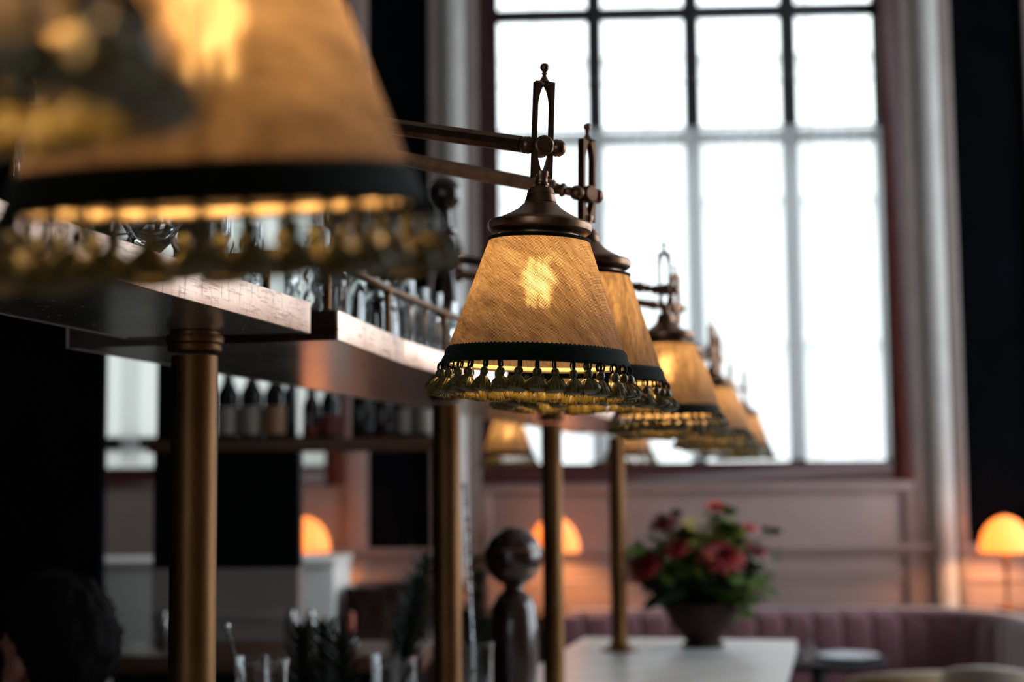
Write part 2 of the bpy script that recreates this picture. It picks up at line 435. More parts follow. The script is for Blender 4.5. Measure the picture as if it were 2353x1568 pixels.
# main window
def framed_window(name, label, g, cols, bars, zlo, zhi, pane_mat, depth=0.10):
    root = bpy.data.objects.new(name, None); COL.objects.link(root); root.matrix_world = MW
    root['kind'] = 'structure'; root['label'] = label
    a, b = g
    mb = MB()
    mb.box(a - fr, a, -0.03, depth + 0.1, zlo - fr, zhi + fr); mb.box(b, b + fr, -0.03, depth + 0.1, zlo - fr, zhi + fr)
    mb.box(a, b, -0.03, depth + 0.1, zlo - fr, zlo); mb.box(a, b, -0.03, depth + 0.1, zhi, zhi + fr)
    mb.build('window_frame', 'oxblood_paint', root, bevel=0.008)
    xs = [a] + cols + [b]; zz = [zlo] + bars + [zhi]
    for c in cols: MB().box(c - 0.046, c + 0.046, depth - 0.03, depth + 0.03, zlo, zhi).build('mullion', 'iron', root, bevel=0.006)
    for c in bars: MB().box(a, b, depth - 0.026, depth + 0.026, c - 0.038, c + 0.038).build('glazing_bar', 'iron', root, bevel=0.006)
    for i in range(len(xs) - 1):
        for j in range(len(zz) - 1):
            MB().box(xs[i], xs[i + 1], depth - 0.004, depth + 0.004, zz[j], zz[j + 1]).build('pane', pane_mat, root, smooth=False)
    return root
mc = [onwall(x, 100, 0.1).x for x in (1365, 1587, 1809)]
b1, b2 = onwall(1590, 318, 0.1).z, onwall(1590, 30, 0.1).z
w1 = framed_window('window_1', 'tall bright window with dark frame, behind the row of lamps', g1, mc, [b1, b2], zs, zt, 'window_glass')
# slender saddle bars with little knobs across the upper panes
zk = onwall(1590, 184, 0.1).z
for i, (xa, xb) in enumerate(zip([g1[0]] + mc, mc + [g1[1]])):
    MB().tube([(xa, 0.15, zk), (xb, 0.15, zk)], 0.005, 6).build('saddle_bar', 'iron', w1)
    MB().ball(((xa + xb) / 2, 0.15, zk), 0.017, 10, 6).build('saddle_knob', 'oxblood_paint', w1)
for c in mc: MB().ball((c, 0.06, zk), 0.04, 10, 6, sc=(1, 0.6, 0.8)).build('saddle_knob', 'iron', w1)
c2 = [g2[0] + (g2[1] - g2[0]) * k / 4 for k in (1, 2, 3)]
framed_window('window_2', 'frosted window seen behind the bottle shelf', g2, [], [onwall(300, 1020, 0.1).z + 0.0], zs, zt, 'frosted_glass')
framed_window('window_3', 'tall window further along the far wall', g3, [g3[0] + (g3[1] - g3[0]) * k / 4 for k in (1, 2, 3)], [b1, b2], zs, zt, 'window_glass')
for g in (g2, g1, g3): portal(((g[0] + g[1]) / 2, 0.02, (zs + zt) / 2), g[1] - g[0], zt - zs, 0)
for k, (a, b) in enumerate(rw):
    root = bpy.data.objects.new('window_%d' % (k + 4), None); COL.objects.link(root); root.matrix_world = MW
    root['kind'] = 'structure'; root['label'] = 'tall window in the side wall'
    mb = MB(); x0, x1 = uR + 0.02, uR + 0.16
    mb.box(x0, x1, a, a + 0.1, ZA, ZB); mb.box(x0, x1, b - 0.1, b, ZA, ZB); mb.box(x0, x1, a + 0.1, b - 0.1, ZA, ZA + 0.1); mb.box(x0, x1, a + 0.1, b - 0.1, ZB - 0.1, ZB)
    mb.build('window_frame', 'oxblood_paint', root, bevel=0.008)
    for q in (1, 2): MB().box(uR + 0.05, uR + 0.1, a + (b - a) * q / 3 - 0.02, a + (b - a) * q / 3 + 0.02, ZA + 0.1, ZB - 0.1).build('mullion', 'iron', root)
    for q in range(3):
        MB().box(uR + 0.07, uR + 0.08, a + 0.1 + (b - a - 0.2) * q / 3, a + 0.1 + (b - a - 0.2) * (q + 1) / 3, ZA + 0.1, ZB - 0.1).build('pane', 'window_glass', root, smooth=False)
    portal((uR + 0.0, (a + b) / 2, (ZA + ZB) / 2), b - a - 0.2, ZB - ZA - 0.2, -PI / 2)
root = bpy.data.objects.new('window_6', None); COL.objects.link(root); root.matrix_world = MW  # unseen window added behind the camera to light the near sides
root['kind'] = 'structure'; root['label'] = 'added unseen window behind the viewer for front fill light'
MB().box(fill_win[0], fill_win[1], yB - 0.16, yB - 0.15, fill_win[2], fill_win[3]).build('pane', 'window_glass', root, smooth=False)
MB().box((fill_win[0] + fill_win[1]) / 2 - 0.03, (fill_win[0] + fill_win[1]) / 2 + 0.03, yB - 0.2, yB - 0.11, fill_win[2], fill_win[3]).build('mullion', 'iron', root, smooth=False)
portal(((fill_win[0] + fill_win[1]) / 2, yB - 0.05, (fill_win[2] + fill_win[3]) / 2), fill_win[1] - fill_win[0], fill_win[3] - fill_win[2], PI)
# architraves beside the windows: flat taupe strip, glossy half round, outer strip
n = 2
for g in (g2, g1, g3):
    for sgn, e in ((-1, g[0] - fr), (1, g[1] + fr)):
        if g is g2 and sgn < 0 or g is g3 and sgn > 0: continue
        if g is g2:
            mb = MB(); mb.box(e, e + 0.13, -0.03, 0.0, 0.55, zC); struct('trim_%d' % n, mb, 'pink_paint', 'flat pink strip beside the frosted window', bevel=0.005); n += 1; continue
        mb = MB(); s_ = sgn
        def bx(p, q, y): mb.box(min(e + s_ * p, e + s_ * q), max(e + s_ * p, e + s_ * q), y, 0.0, 0.55, zC)
        bx(0.0, 0.075, -0.03); bx(0.235, 0.30, -0.045)
        struct('trim_%d' % n, mb, 'taupe_paint', 'flat moulding strips beside a tall window', bevel=0.005); n += 1
        mb = MB(); prof = [(e + s_ * (0.155 + 0.08 * math.cos(t)), -0.075 * math.sin(t) - 0.01) for t in [PI * k / 12 for k in range(13)]]
        prof += [(e + s_ * 0.075, 0.0), (e + s_ * 0.235, 0.0)]
        mb.add([(x, y, z) for z in (0.55, zC) for x, y in prof], [tuple(range(15)), tuple(range(15, 30))] + [(i, (i + 1) % 15, 15 + (i + 1) % 15, 15 + i) for i in range(15)])
        struct('trim_%d' % n, mb, 'cream_paint', 'glossy half round pilaster moulding beside a tall window'); n += 1
# recessed apron panel below the main window
mb = MB(); a, b = g1[0] - fr - 0.0, g1[1] + fr + 0.0
z0, z1 = onwall(1700, 1395).z, zs - fr - 0.01
mb.box(a + 0.02, b - 0.02, -0.012, 0, z0, z1)
for (p, q, r, s_) in ((a, b, z1 - 0.05, z1), (a, b, z0 - 0.06, z0), (a, a + 0.06, z0, z1 - 0.05), (b - 0.06, b, z0, z1 - 0.05)): mb.box(p, q, -0.035, 0, r, s_)
zm = onwall(1900, 1300).z
mb.box(a + 0.06, b - 0.06, -0.03, 0, zm - 0.05, zm - 0.03)
struct('trim_%d' % n, mb, 'pink_paint', 'moulded panel below the bright window', bevel=0.006)
# sheer half curtain across the lower part of the main window
def curtain(name, a, b, z0, z1, y, nf, amp, mat, label, rod=True):
    root = thing(name, label, 'curtain', MW)
    rnd = random.Random(nf); nx = nf * 8; vs = []; fs = []
    ph = [rnd.uniform(0.7, 1.3) for _ in range(nf + 1)]
    for j in range(9):
        z = z1 + (z0 - z1) * j / 8
        for i in range(nx + 1):
            t = i / nx; x = a + (b - a) * t
            yy = y + amp * ph[min(int(t * nf), nf)] * math.sin(2 * PI * t * nf) * (0.35 + 0.65 * j / 8) + 0.3 * amp * math.sin(9 * t + j * 0.3)
            vs.append((x, yy, z))
    for j in range(8):
        for i in range(nx):
            q = j * (nx + 1) + i; fs.append((q, q + 1, q + nx + 2, q + nx + 1))
    MB().add(vs, fs).build('voile', mat, root, angle=180)
    if rod:
        MB().tube([(a, y, z1 + 0.012), (b, y, z1 + 0.012)], 0.009, 10).build('rod', 'lead_white', root)
    return root
curtain('half_curtain', g1[0] + 0.005, g1[1] - 0.005, zs + 0.01, b1 + 0.03, 0.0, 30, 0.016, 'sheer_voile', 'sheer white half curtain across the lower part of the bright window')
ca, cb = onwall(277, 950).x, onwall(322, 950).x
curtain('narrow_curtain', ca, cb, zs + 0.02, zt, 0.0, 2, 0.02, 'sheer_voile', 'narrow sheer drape hanging in the frosted window at left', rod=False)
# street outside
mb = MB(); mb.box(-30, 30, 0.5, 40, -0.9, -0.8); struct('ground_outside', mb, 'pavement', 'pale pavement outside the windows')
mb = MB(); mb.box(-22, 9, 14, 15, -0.8, 17)
for k in range(13): mb.box(-21 + k * 2.4, -20.5 + k * 2.4, 13.8, 14, -0.8, 17)
for k in range(7): mb.box(-22, 9, 13.75, 14, 1.5 + 2.2 * k, 1.7 + 2.2 * k)
struct('facade_opposite', mb, 'facade', 'pale building across the street')
# dark partition at the far left
pa = MWI @ pt(-420, 1000, 5.6); pb = MWI @ pt(236, 1000, 5.6)
mb = MB(); mb.box(uL, pb.x, pb.y, pb.y + 0.05, 0, zC); struct('wall_partition', mb, 'navy_wall', 'dark partition wall at the far left')

# ================================================================== THE BAR
ZU = 1.814; ZSH = ZU + 0.036; ZK = 1.064
XF, XB, XCOL = -0.640, -1.00, -0.752
def strip(name, pts, t, z0, z1, mat, root, bevel=0.0008):
    # thin vertical strip of thickness t following a plan polyline, one piece per run
    for (xa_, ya_), (xb2, yb2) in zip(pts[:-1], pts[1:]):
        MB().add([(x + dx, y, z) for z in (z0, z1) for (x, y) in ((xa_, ya_), (xb2, yb2)) for dx in (-t, 0)],
                 [(0, 1, 3, 2), (4, 6, 7, 5), (0, 4, 5, 1), (2, 3, 7, 6), (0, 2, 6, 4), (1, 5, 7, 3)]).build(name, mat, root, bevel=bevel)
def plan(front, xb, inset, z0, z1):
    ff = [(x - inset, y) for x, y in front]; ff[0] = (ff[0][0], ff[0][1] + inset); ff[-1] = (ff[-1][0], ff[-1][1] - inset)
    poly = ff + [(xb + inset, ff[-1][1]), (xb + inset, ff[0][1])]; n_ = len(poly)
    return MB().add([(x, y, z) for z in (z0, z1) for x, y in poly], [tuple(range(n_)), tuple(range(n_, 2 * n_))] + [(k, (k + 1) % n_, n_ + (k + 1) % n_, n_ + k) for k in range(n_)])
def shelf(front, xb, label):
    root = thing('gantry_shelf', label, 'shelf', T((0, 0, 0)), 'overhead bar shelves')
    plan(front, xb, 0.004, ZU + 0.004, ZSH).build('board', 'shelf_wood', root, smooth=False)
    plan(front, xb, 0.006, ZU, ZU + 0.004).build('mirror_underside', 'clouded_mirror', root, smooth=False)
    y0, y1 = front[0][1], front[-1][1]
    strip('fascia', front, 0.004, ZU - 0.001, ZSH + 0.001, 'scratched_copper', root)
    strip('back_edging', [(xb + 0.004, y0), (xb + 0.004, y1)], 0.004, ZU - 0.001, ZSH + 0.001, 'grey_panel', root)
    MB().box(xb + 0.004, front[0][0] - 0.004, y0, y0 + 0.004, ZU - 0.001, ZSH + 0.001).build('end_cap', 'dark_wood', root, smooth=False)
    MB().box(xb + 0.004, front[-1][0] - 0.004, y1 - 0.004, y1, ZU - 0.001, ZSH + 0.001).build('end_cap', 'dark_wood', root, smooth=False)
    return root
shelf([(-0.627, 0.35), (-0.627, 1.747)], -0.87, 'near overhead bar shelf with scratched copper edge, over the thick brass column')
shelf([(-0.622, 1.836), (-0.654, 2.25), (-0.662, 5.75)], XB, 'long overhead bar shelf with copper edge carrying the glasses')

ycol = [1.69, 2.87, 3.965, 5.15]
def column_meshes():
    R = 0.0275
    sh = MB().lathe([(R, 0.02), (R, ZU - ZK - 0.03)], 40, caps=True).mesh('shaft')
    H = ZU - ZK
    cp = MB().lathe([(R, H - 0.025), (R + 0.0035, H - 0.0245), (R + 0.0048, H - 0.021), (R + 0.0040, H - 0.016), (R + 0.0026, H - 0.0155), (R + 0.0062, H - 0.0145), (R + 0.0070, H - 0.010), (R + 0.0060, H - 0.0058), (R + 0.002, H - 0.005), (R + 0.002, H - 0.001)], 40).mesh('capital')
    bs = MB().lathe([(R + 0.034, 0.001), (R + 0.034, 0.005), (R + 0.020, 0.009), (R + 0.010, 0.014), (R + 0.006, 0.022), (R + 0.001, 0.028)], 40).mesh('base')
    return sh, cp, bs
cm = column_meshes()
cl = ['thick brass column under the near end of the shelf', 'second brass column, left of the dark ball post', 'third brass column, right of the dark ball post',
      'thin farthest brass column standing on pale marble beside the flowers']
for y, l in zip(ycol, cl):
    r = thing('brass_column', l, 'column', T((XCOL, y, ZK)), 'brass columns of the bar')
    for nme, me in zip(('shaft', 'capital', 'base'), cm): link(nme, me, 'aged_brass', r)

# counter
root = thing('bar_counter', 'long bar counter with pale grey marble top', 'counter')
MB().box(-0.95, -0.18, 0.2, 5.58, ZK - 0.045, ZK).build('marble_top', 'grey_marble', root, bevel=0.006)
MB().box(-0.90, -0.30, 0.25, 5.50, 0.10, ZK - 0.045).build('front', 'dark_wood', root, smooth=False)
MB().box(-0.86, -0.34, 0.3, 5.46, 0.0, 0.10).build('plinth', 'black_lacquer', root, smooth=False)
for k in range(7): MB().box(-0.30, -0.285, 0.4 + k * 0.73, 1.0 + k * 0.73, 0.2, 0.9).build('panel', 'dark_wood', root, bevel=0.004)

# turned posts on the shelf that carry the lamp arms
ZT = 2.235 - ZSH
post_prof = [(0.036, 0.0), (0.036, 0.012), (0.028, 0.018), (0.026, 0.06), (0.028, 0.13), (0.024, 0.17), (0.019, 0.20), (0.026, 0.206), (0.026, 0.214), (0.017, 0.222), (0.0165, 0.262), (0.022, 0.268), (0.022, 0.276), (0.013, 0.284), (0.0125, ZT - 0.074)]
bz = ZT - 0.036
post_prof += [(0.034 * math.sin(t), bz - 0.036 * math.cos(t)) for t in [0.38 + (PI - 0.38) * k / 12 for k in range(13)]]
pm = MB().lathe(post_prof, 32).mesh('lamp_post')
pl = ['turned dark wooden post with ball top, half hidden by the nearest large shade', 'turned dark wooden post with ball top standing behind the glasses',
      'turned dark wooden post with ball top, hidden behind the sharp lamp', 'farthest turned wooden post carrying the last lamps']
for y, l in zip(ycol, pl):
    p = link('lamp_post', pm, 'dark_wood'); p.location = (XCOL, y, ZSH); tag(p, l, 'post', 'turned posts on the shelf')

# ================================================================== TASSELLED LAMPS
RB, RT, ZTOP = 0.0945, 0.0513, 0.129
def build_lamp_parts():
    d = {}
    seg = 96
    # shade with UV in metres
    me = bpy.data.meshes.new('shade'); bm = bmesh.new(); uvl = bm.loops.layers.uv.new('UVMap')
    rows = 12; V = []
    for j in range(rows + 1):
        t = j / rows; r = RB + (RT - RB) * t; z = 0.002 + (ZTOP - 0.002) * t
        V.append([bm.verts.new((r * math.cos(2 * PI * k / seg), r * math.sin(2 * PI * k / seg), z)) for k in range(seg)])
    sl = math.hypot(RB - RT, ZTOP)
    for j in range(rows):
        for k in range(seg):
            f = bm.faces.new((V[j][k], V[j][(k + 1) % seg], V[j + 1][(k + 1) % seg], V[j + 1][k])); f.smooth = True
            for lp, (kk, jj) in zip(f.loops, ((k, j), (k + 1, j), (k + 1, j + 1), (k, j + 1))):
                # developed cone: sector coordinates, so the weave bends round the shade
                t = jj / rows; rad = sl * (RB / (RB - RT)) - sl * t; ang = 2 * PI * kk / seg * (RB - RT) / sl
                lp[uvl].uv = (rad * math.sin(ang), rad * math.cos(ang))
    bm.to_mesh(me); bm.free(); me.materials.append(MATS['woven_linen']); d['shade'] = me
    # wire rims, cloth bound
    d['rim'] = MB().tube(circle(72, RB - 0.0042, 0.0018), 0.0031, 8, closed=True).mesh('rim')
    # dark braid with scalloped picot edge
    mb = MB(); n = 360; vs = []; fs = []
    hh = 0.0165; ro = 0.0016
    for k in range(n):
        a = 2 * PI * k / n
        zt_ = hh + (0.0013 if k % 3 == 0 else 0.0)
        for (dr, z) in ((0.0006, -0.001), (ro + 0.0006, 0.0), (ro + 0.0010, 0.004), (ro, 0.008), (ro + 0.0010, 0.0125), (ro + 0.0004, hh - 0.001), (0.0006, zt_)):
            r = RB - (RB - RT) * z / ZTOP + dr
            vs.append((r * math.cos(a), r * math.sin(a), z))
    for k in range(n):
        k2 = (k + 1) % n
        for j in range(6): fs.append((k * 7 + j, k2 * 7 + j, k2 * 7 + j + 1, k * 7 + j + 1))
    d['trim'] = mb.add(vs, fs).mesh('trim', angle=60)
    d['top_trim'] = MB().lathe([(RT + 0.0004, ZTOP - 0.0025), (RT + 0.0014, ZTOP - 0.002), (RT + 0.002, ZTOP + 0.001), (RT - 0.004, ZTOP + 0.0025), (RT - 0.012, ZTOP + 0.002)], 72, caps=False).mesh('top_trim')
    cap = [(0.0395, 0.126), (0.0416, 0.127), (0.0416, 0.134), (0.0425, 0.1355), (0.046, 0.136), (0.0500, 0.1365), (0.0528, 0.139), (0.0535, 0.1415), (0.0535, 0.1455), (0.0520, 0.1475), (0.0462, 0.1482), (0.0452, 0.1493), (0.0392, 0.1522), (0.0312, 0.1562), (0.0232, 0.1612), (0.0178, 0.1665), (0.0160, 0.1680), (0.0165, 0.1688), (0.0145, 0.1754), (0.0143, 0.1765), (0.0146, 0.1772), (0.0122, 0.1832), (0.0072, 0.1840)]
    d['cap'] = MB().lathe(cap, 64).mesh('cap', angle=28)
    mb = MB()
    for k in range(8):
        a = 2 * PI * k / 8 + 0.3
        mb.lathe([(0.0016, 0.0), (0.0012, 0.0009)], 10, T((0.0181 * math.cos(a), 0.0181 * math.sin(a), 0.1648)) @ RZ(a) @ Matrix.Rotation(math.radians(52), 4, 'Y'))
    d['vent_hole'] = mb.mesh('vent_hole')
    d['collar'] = MB().lathe([(0.0076, 0.183), (0.0068, 0.1855), (0.0078, 0.187), (0.0078, 0.1885), (0.0064, 0.190), (0.0066, 0.1935), (0.0078, 0.196), (0.0078, 0.2005), (0.0050, 0.2015)], 32).mesh('collar')
    # yoke: flat bar with a lancet slot
    w, z0, z1 = 0.0105, 0.1935, 0.2950; sw, s0, s1 = 0.0072, 0.2015, 0.2915
    arch = [(sw * math.sin(PI / 2 * t) ** 0.75, s1 - 0.024 * (1 - math.cos(PI / 2 * t)) ** 0.62) for t in [k / 10 for k in range(11)]]
    arch += [(sw, s0 + 0.020)] + [(sw * (1 - 0.72 * (k / 5) ** 1.3), s0 + 0.020 * (1 - k / 5)) for k in range(1, 6)]
    mb = MB()
    for sg in (1, -1):
        poly = [(0, z1), (sg * w, z1 - 0.0008), (sg * w, z0), (0, z0)] + [(sg * x, z) for x, z in reversed(arch)]
        poly[4:4] = [(0, s0)] if arch[-1][0] > 1e-5 else []
        if sg < 0: poly.reverse()
        mb.prism(poly, -0.0048, 0.0048)
    d['yoke'] = mb.mesh('yoke', angle=25)
    d['finial'] = MB().lathe([(0.0062, 0.2945), (0.0045, 0.2965), (0.0023, 0.3005), (0.0019, 0.3022), (0.0028, 0.3030), (0.0026, 0.3042), (0.0019, 0.3050), (0.0032, 0.3066), (0.0045, 0.3090), (0.0047, 0.3108), (0.0036, 0.3132), (0.0014, 0.3142)], 24).mesh('finial')
    # clamp: drum through the slot, two grooved ball knobs
    mb = MB()
    mb.lathe([(0.0085, -0.0095), (0.0105, -0.008), (0.0105, 0.008), (0.0085, 0.0095)], 28, T((0, 0, 0.227)) @ Matrix.Rotation(PI / 2, 4, 'X'))
    mb.tube([(-0.016, 0, 0.227), (0.016, 0, 0.227)], 0.0045, 12)
    d['clamp'] = mb.mesh('clamp')
    def knob(s):
        pr = [(0.0042, 0.004)] + [(0.0092 * math.sin(t), 0.0165 - 0.0092 * math.cos(t)) for t in [0.5 + (PI - 0.5) * k / 14 for k in range(15)]]
        pr2 = []
        for (r, z) in pr:
            pr2.append((r * (0.93 if abs(z - 0.0165) < 0.0011 else 1.0), z))
        return MB().lathe(pr2, 28, T((0, 0, 0.227)) @ Matrix.Rotation(s * PI / 2, 4, 'Y')).mesh('clamp_knob')
    d['knobs'] = [knob(1), knob(-1)]
    # bulb
    d['bulb'] = MB().lathe([(0.013, 0.128), (0.0135, 0.120), (0.0175, 0.108), (0.0195, 0.094), (0.0190, 0.075), (0.0150, 0.058), (0.0080, 0.0505), (0.0, 0.0490)], 28, caps=False).mesh('bulb')
    d['socket'] = MB().lathe([(0.014, 0.118), (0.016, 0.119), (0.016, 0.134), (0.012, 0.137)], 24).mesh('socket')
    mb = MB()
    for k in range(8):
        a = 2 * PI * k / 8 + 0.2
        mb.tube([(0.0085 * math.cos(a), 0.0085 * math.sin(a), 0.110), (0.0110 * math.cos(a + 0.25), 0.0110 * math.sin(a + 0.25), 0.060)], 0.0011, 6)
    d['filament'] = mb.mesh('filament')
    # tassels
    loops = []
    for v in range(3):
        rnd = random.Random(v); mb = MB()
        for q in range(3):
            wd = 0.0040 * rnd.uniform(0.5, 1.0); ph = rnd.uniform(-0.5, 0.5)
            for sg in (1, -1):
                mb.tube([((wd * sg * math.sin(PI * t) ** 0.8) * math.cos(ph), (wd * sg * math.sin(PI * t) ** 0.8) * math.sin(ph) + (q - 1) * 0.0006, 0.0015 - 0.0115 * t) for t in [k / 6 for k in range(7)]], 0.00085, 5)
        loops.append(mb.mesh('tassel_loop'))
    heads = [MB().lathe([(0.0008, -0.0078), (0.0026, -0.0085), (0.0039, -0.0104), (0.0043, -0.0124), (0.0040, -0.0144), (0.0028, -0.0164), (0.0022, -0.0174)], 14).mesh('tassel_head')]
    skirts = []
    for v in range(4):
        rnd = random.Random(40 + v); mb = MB(); L = 0.0160 * rnd.uniform(0.92, 1.05); RR = 0.0112 * rnd.uniform(0.9, 1.12)
        mb.lathe([(0.0021, -0.0165), (0.0044, -0.0182), (0.0070, -0.0212), (RR * 0.92, -0.0165 - L * 0.66), (RR * 0.95, -0.0165 - L * 0.88), (RR * 0.7, -0.0165 - L * 0.98), (0.001, -0.0165 - L * 0.99)], 20, rfun=lambda r, z, a, i: r * (1 + 0.06 * math.sin(9 * a + 2)))
        for q in range(64):
            a = rnd.uniform(0, 2 * PI); fl = rnd.uniform(0.8, 1.18); tw = rnd.uniform(-0.2, 0.2)
            pts = []
            for t in (0, 0.3, 0.65, 1.0):
                r = 0.0022 + (RR * fl - 0.0022) * (t ** 0.6) + 0.0004
                pts.append((r * math.cos(a + tw * t), r * math.sin(a + tw * t), -0.0168 - L * t * rnd.uniform(0.95, 1.03)))
            mb.tube(pts, [0.00038, 0.00036, 0.00032, 0.00022], 3)
        skirts.append(mb.mesh('tassel', angle=80))
    for m_ in loops: m_.materials.append(MATS['cord'])
    for m_ in heads: m_.materials.append(MATS['olive_silk'])
    for m_ in skirts: m_.materials.append(MATS['gold_silk'])
    d['loops'], d['heads'], d['skirts'] = loops, heads, skirts
    return d
LP = build_lamp_parts()
NTAS = 35
def lamp(label, px, py, d, anchor, yaw=0.5, tilt=(0.0, 0.0), ntas=NTAS, knob_end=-1, ferrule=True):
    pos = pt(px, py, d)
    Ml = T(pos) @ Matrix.Rotation(tilt[0], 4, 'X') @ Matrix.Rotation(tilt[1], 4, 'Y')
    root = thing('tassel_lamp', label, 'lamp', Ml, 'tasselled bar lamps')
    rnd = random.Random(int(px * 7 + py))
    link('shade', LP['shade'], None, root).rotation_euler.z = rnd.uniform(0, 6)
    link('shade_rim', LP['rim'], 'rim_cloth', root)
    link('braid_trim', LP['trim'], 'green_trim', root)
    link('top_trim', LP['top_trim'], 'green_trim', root)
    c = link('cap', LP['cap'], 'bronze', root); link('vent_hole', LP['vent_hole'], 'iron', c)
    link('collar', LP['collar'], 'bronze', root)
    y = link('yoke', LP['yoke'], 'bronze', root); y.rotation_euler.z = yaw
    link('finial', LP['finial'], 'bronze', root)
    cl_ = link('clamp', LP['clamp'], 'bronze', root); cl_.rotation_euler.z = yaw
    for k in LP['knobs']: link('knob', k, 'bronze', cl_)
    b = link('bulb', LP['bulb'], 'bulb_glass', root); link('filament', LP['filament'], 'filament', b); link('socket', LP['socket'], 'bronze', root)
    ld = bpy.data.lights.new('bulb_light', 'POINT'); ld.energy = LAMP_POWER; ld.color = (1.0, 0.64, 0.30); ld.shadow_soft_size = 0.016
    lo = bpy.data.objects.new('bulb_light', ld); COL.objects.link(lo); lo.parent = root; lo.location = (0, 0, 0.086)
    a0 = rnd.uniform(0, 1)
    for k in range(ntas):
        a = 2 * PI * (k + a0 + rnd.uniform(-0.12, 0.12)) / ntas
        t = link('tassel', LP['skirts'][rnd.randrange(4)], None, root)
        t.location = ((RB + 0.0012) * math.cos(a), (RB + 0.0012) * math.sin(a), 0.0)
        t.rotation_euler = (rnd.uniform(-0.12, 0.12), rnd.uniform(-0.30, -0.06), a)
        t.scale = (rnd.uniform(0.9, 1.1),) * 2 + (rnd.uniform(0.93, 1.08),)
        link('tassel_head', LP['heads'][0], None, t); link('tassel_loop', LP['loops'][rnd.randrange(3)], None, t)
    # arm, in the lamp's own frame
    Mi = Ml.inverted(); e1 = Mi @ Vector(anchor)
    j = Vector((0, 0, 0.227)) + RZ(yaw).to_3x3() @ Vector((knob_end * 0.0165, 0, 0))
    dv = (e1 - j).normalized()
    ar = MB().tube([j + dv * (0.036 if ferrule else 0.006), e1 - dv * 0.012], [0.0088, 0.0095], 8).build('arm', 'bronze', root, angle=20)
    q = dv.to_track_quat('Z', 'Y').to_matrix().to_4x4()
    if ferrule: MB().lathe([(0.004, 0.004), (0.006, 0.009), (0.0052, 0.013), (0.0085, 0.016), (0.0085, 0.019), (0.0062, 0.0215), (0.0074, 0.026), (0.0100, 0.028), (0.0104, 0.0325), (0.0098, 0.0365), (0.006, 0.038)], 20, T(j) @ q).build('arm_ferrule', 'bronze', ar)
    MB().lathe([(0.010, -0.036), (0.015, -0.034), (0.015, -0.026), (0.0125, -0.022), (0.0125, -0.012), (0.008, -0.010)], 20, T(e1) @ q).build('arm_flange', 'bronze', ar)
    return root
def anchor(i, z): return (XCOL + 0.018, ycol[i], z)
AN = lambda i, dz=0.0: (XCOL, ycol[i], 2.074 + dz)
lamp('very near blurred lamp cut off by the upper left corner', -500, 12, 0.42, (XCOL, 0.52, 2.09), 0.5, (0.11, 0))
lamp('huge blurred foreground lamp with glowing filaments at upper left', 500, 482, 0.705, (XCOL, 0.52, 2.075), 0.5, (0.15, -0.005))
lamp('lamp in sharp focus at centre with linen shade and lancet yoke', 1231, 842, 1.55, AN(0, 0.022), 0.52, (0.0, 0.042), ferrule=False)
lamp('lamp directly behind the sharp centre one, right half of its shade showing', 1346, 880, 1.813, AN(0, -0.002), 0.95, (0.0, 0.02))
lamp('third lamp right of the sharp pair with yellow bulb glow', 1533, 955, 2.73, AN(1, 0.0), 0.3, (0.0, 0.0))
lamp('lamp tucked behind the third one, only yoke and edge showing', 1557, 970, 3.02, AN(1, -0.03), 0.9, (0.0, 0.0))
lamp('small blurred lamp, next one right past the third and its hidden partner', 1640, 1002, 4.03, AN(2, 0.0), 1.1, (0.0, 0.0))
lamp('small blurred lamp hidden behind the others, only fringe showing', 1655, 1010, 4.30, AN(2, -0.03), 1.1, (0.0, 0.0))
lamp('small far lamp whose fringe shows just above the window sill', 1682, 1030, 5.34, AN(3, 0.0), 1.2, (0.0, 0.0))
lamp('rightmost and farthest small glowing lamp in the row', 1714, 1036, 5.64, AN(3, -0.03), 1.2, (0.0, 0.0))
lamp('small lamp on the far side of the shelf between second and third columns', 1168, 1050, 5.45, AN(3, 0.01), 0.4, (0.0, 0.0), knob_end=1)
lamp('small lamp hanging at the far end just right of the last column', 1448, 1050, 5.95, AN(3, 0.02), 1.2, (0.0, 0.0))
# first post, beside the camera, that carries the two foreground lamps
p = link('lamp_post', pm, 'dark_wood'); p.location = (XCOL, 0.52, ZSH); tag(p, 'turned post at the near end of the shelf, beside the viewer', 'post', 'turned posts on the shelf')

# ================================================================== RAIL AND GLASSES
rr_ = thing('gallery_rail', 'brass gallery rail with slim posts along the shelf edge', 'rail')
xr, yr = -0.672, 1.836 + 0.020
hr = 0.076
posts = [(XB + 0.03, yr), (XB + 0.15, yr), (xr - 0.055, yr), (xr + 0.028, yr)] 
yy = yr + 0.36
while yy < 5.7: posts.append((xr, yy)); yy += 0.34
pmesh = MB().lathe([(0.0085, 0), (0.0085, 0.003), (0.0050, 0.005), (0.0050, hr - 0.008), (0.0072, hr - 0.007), (0.0078, hr), (0.0072, hr + 0.006), (0.003, hr + 0.0075)], 16).mesh('rail_post')
for x, y in posts: link('rail_post', pmesh, 'aged_brass', rr_, (x, y, ZSH))
MB().tube([(XB + 0.03, yr, ZSH + hr), (xr + 0.006, yr, ZSH + hr), (xr + 0.022, yr + 0.006, ZSH + hr), (xr + 0.027, yr + 0.022, ZSH + hr), (xr, yr + 0.36, ZSH + hr), (xr, 5.7, ZSH + hr)], 0.0062, 14).build('rail_bar', 'aged_brass', rr_)

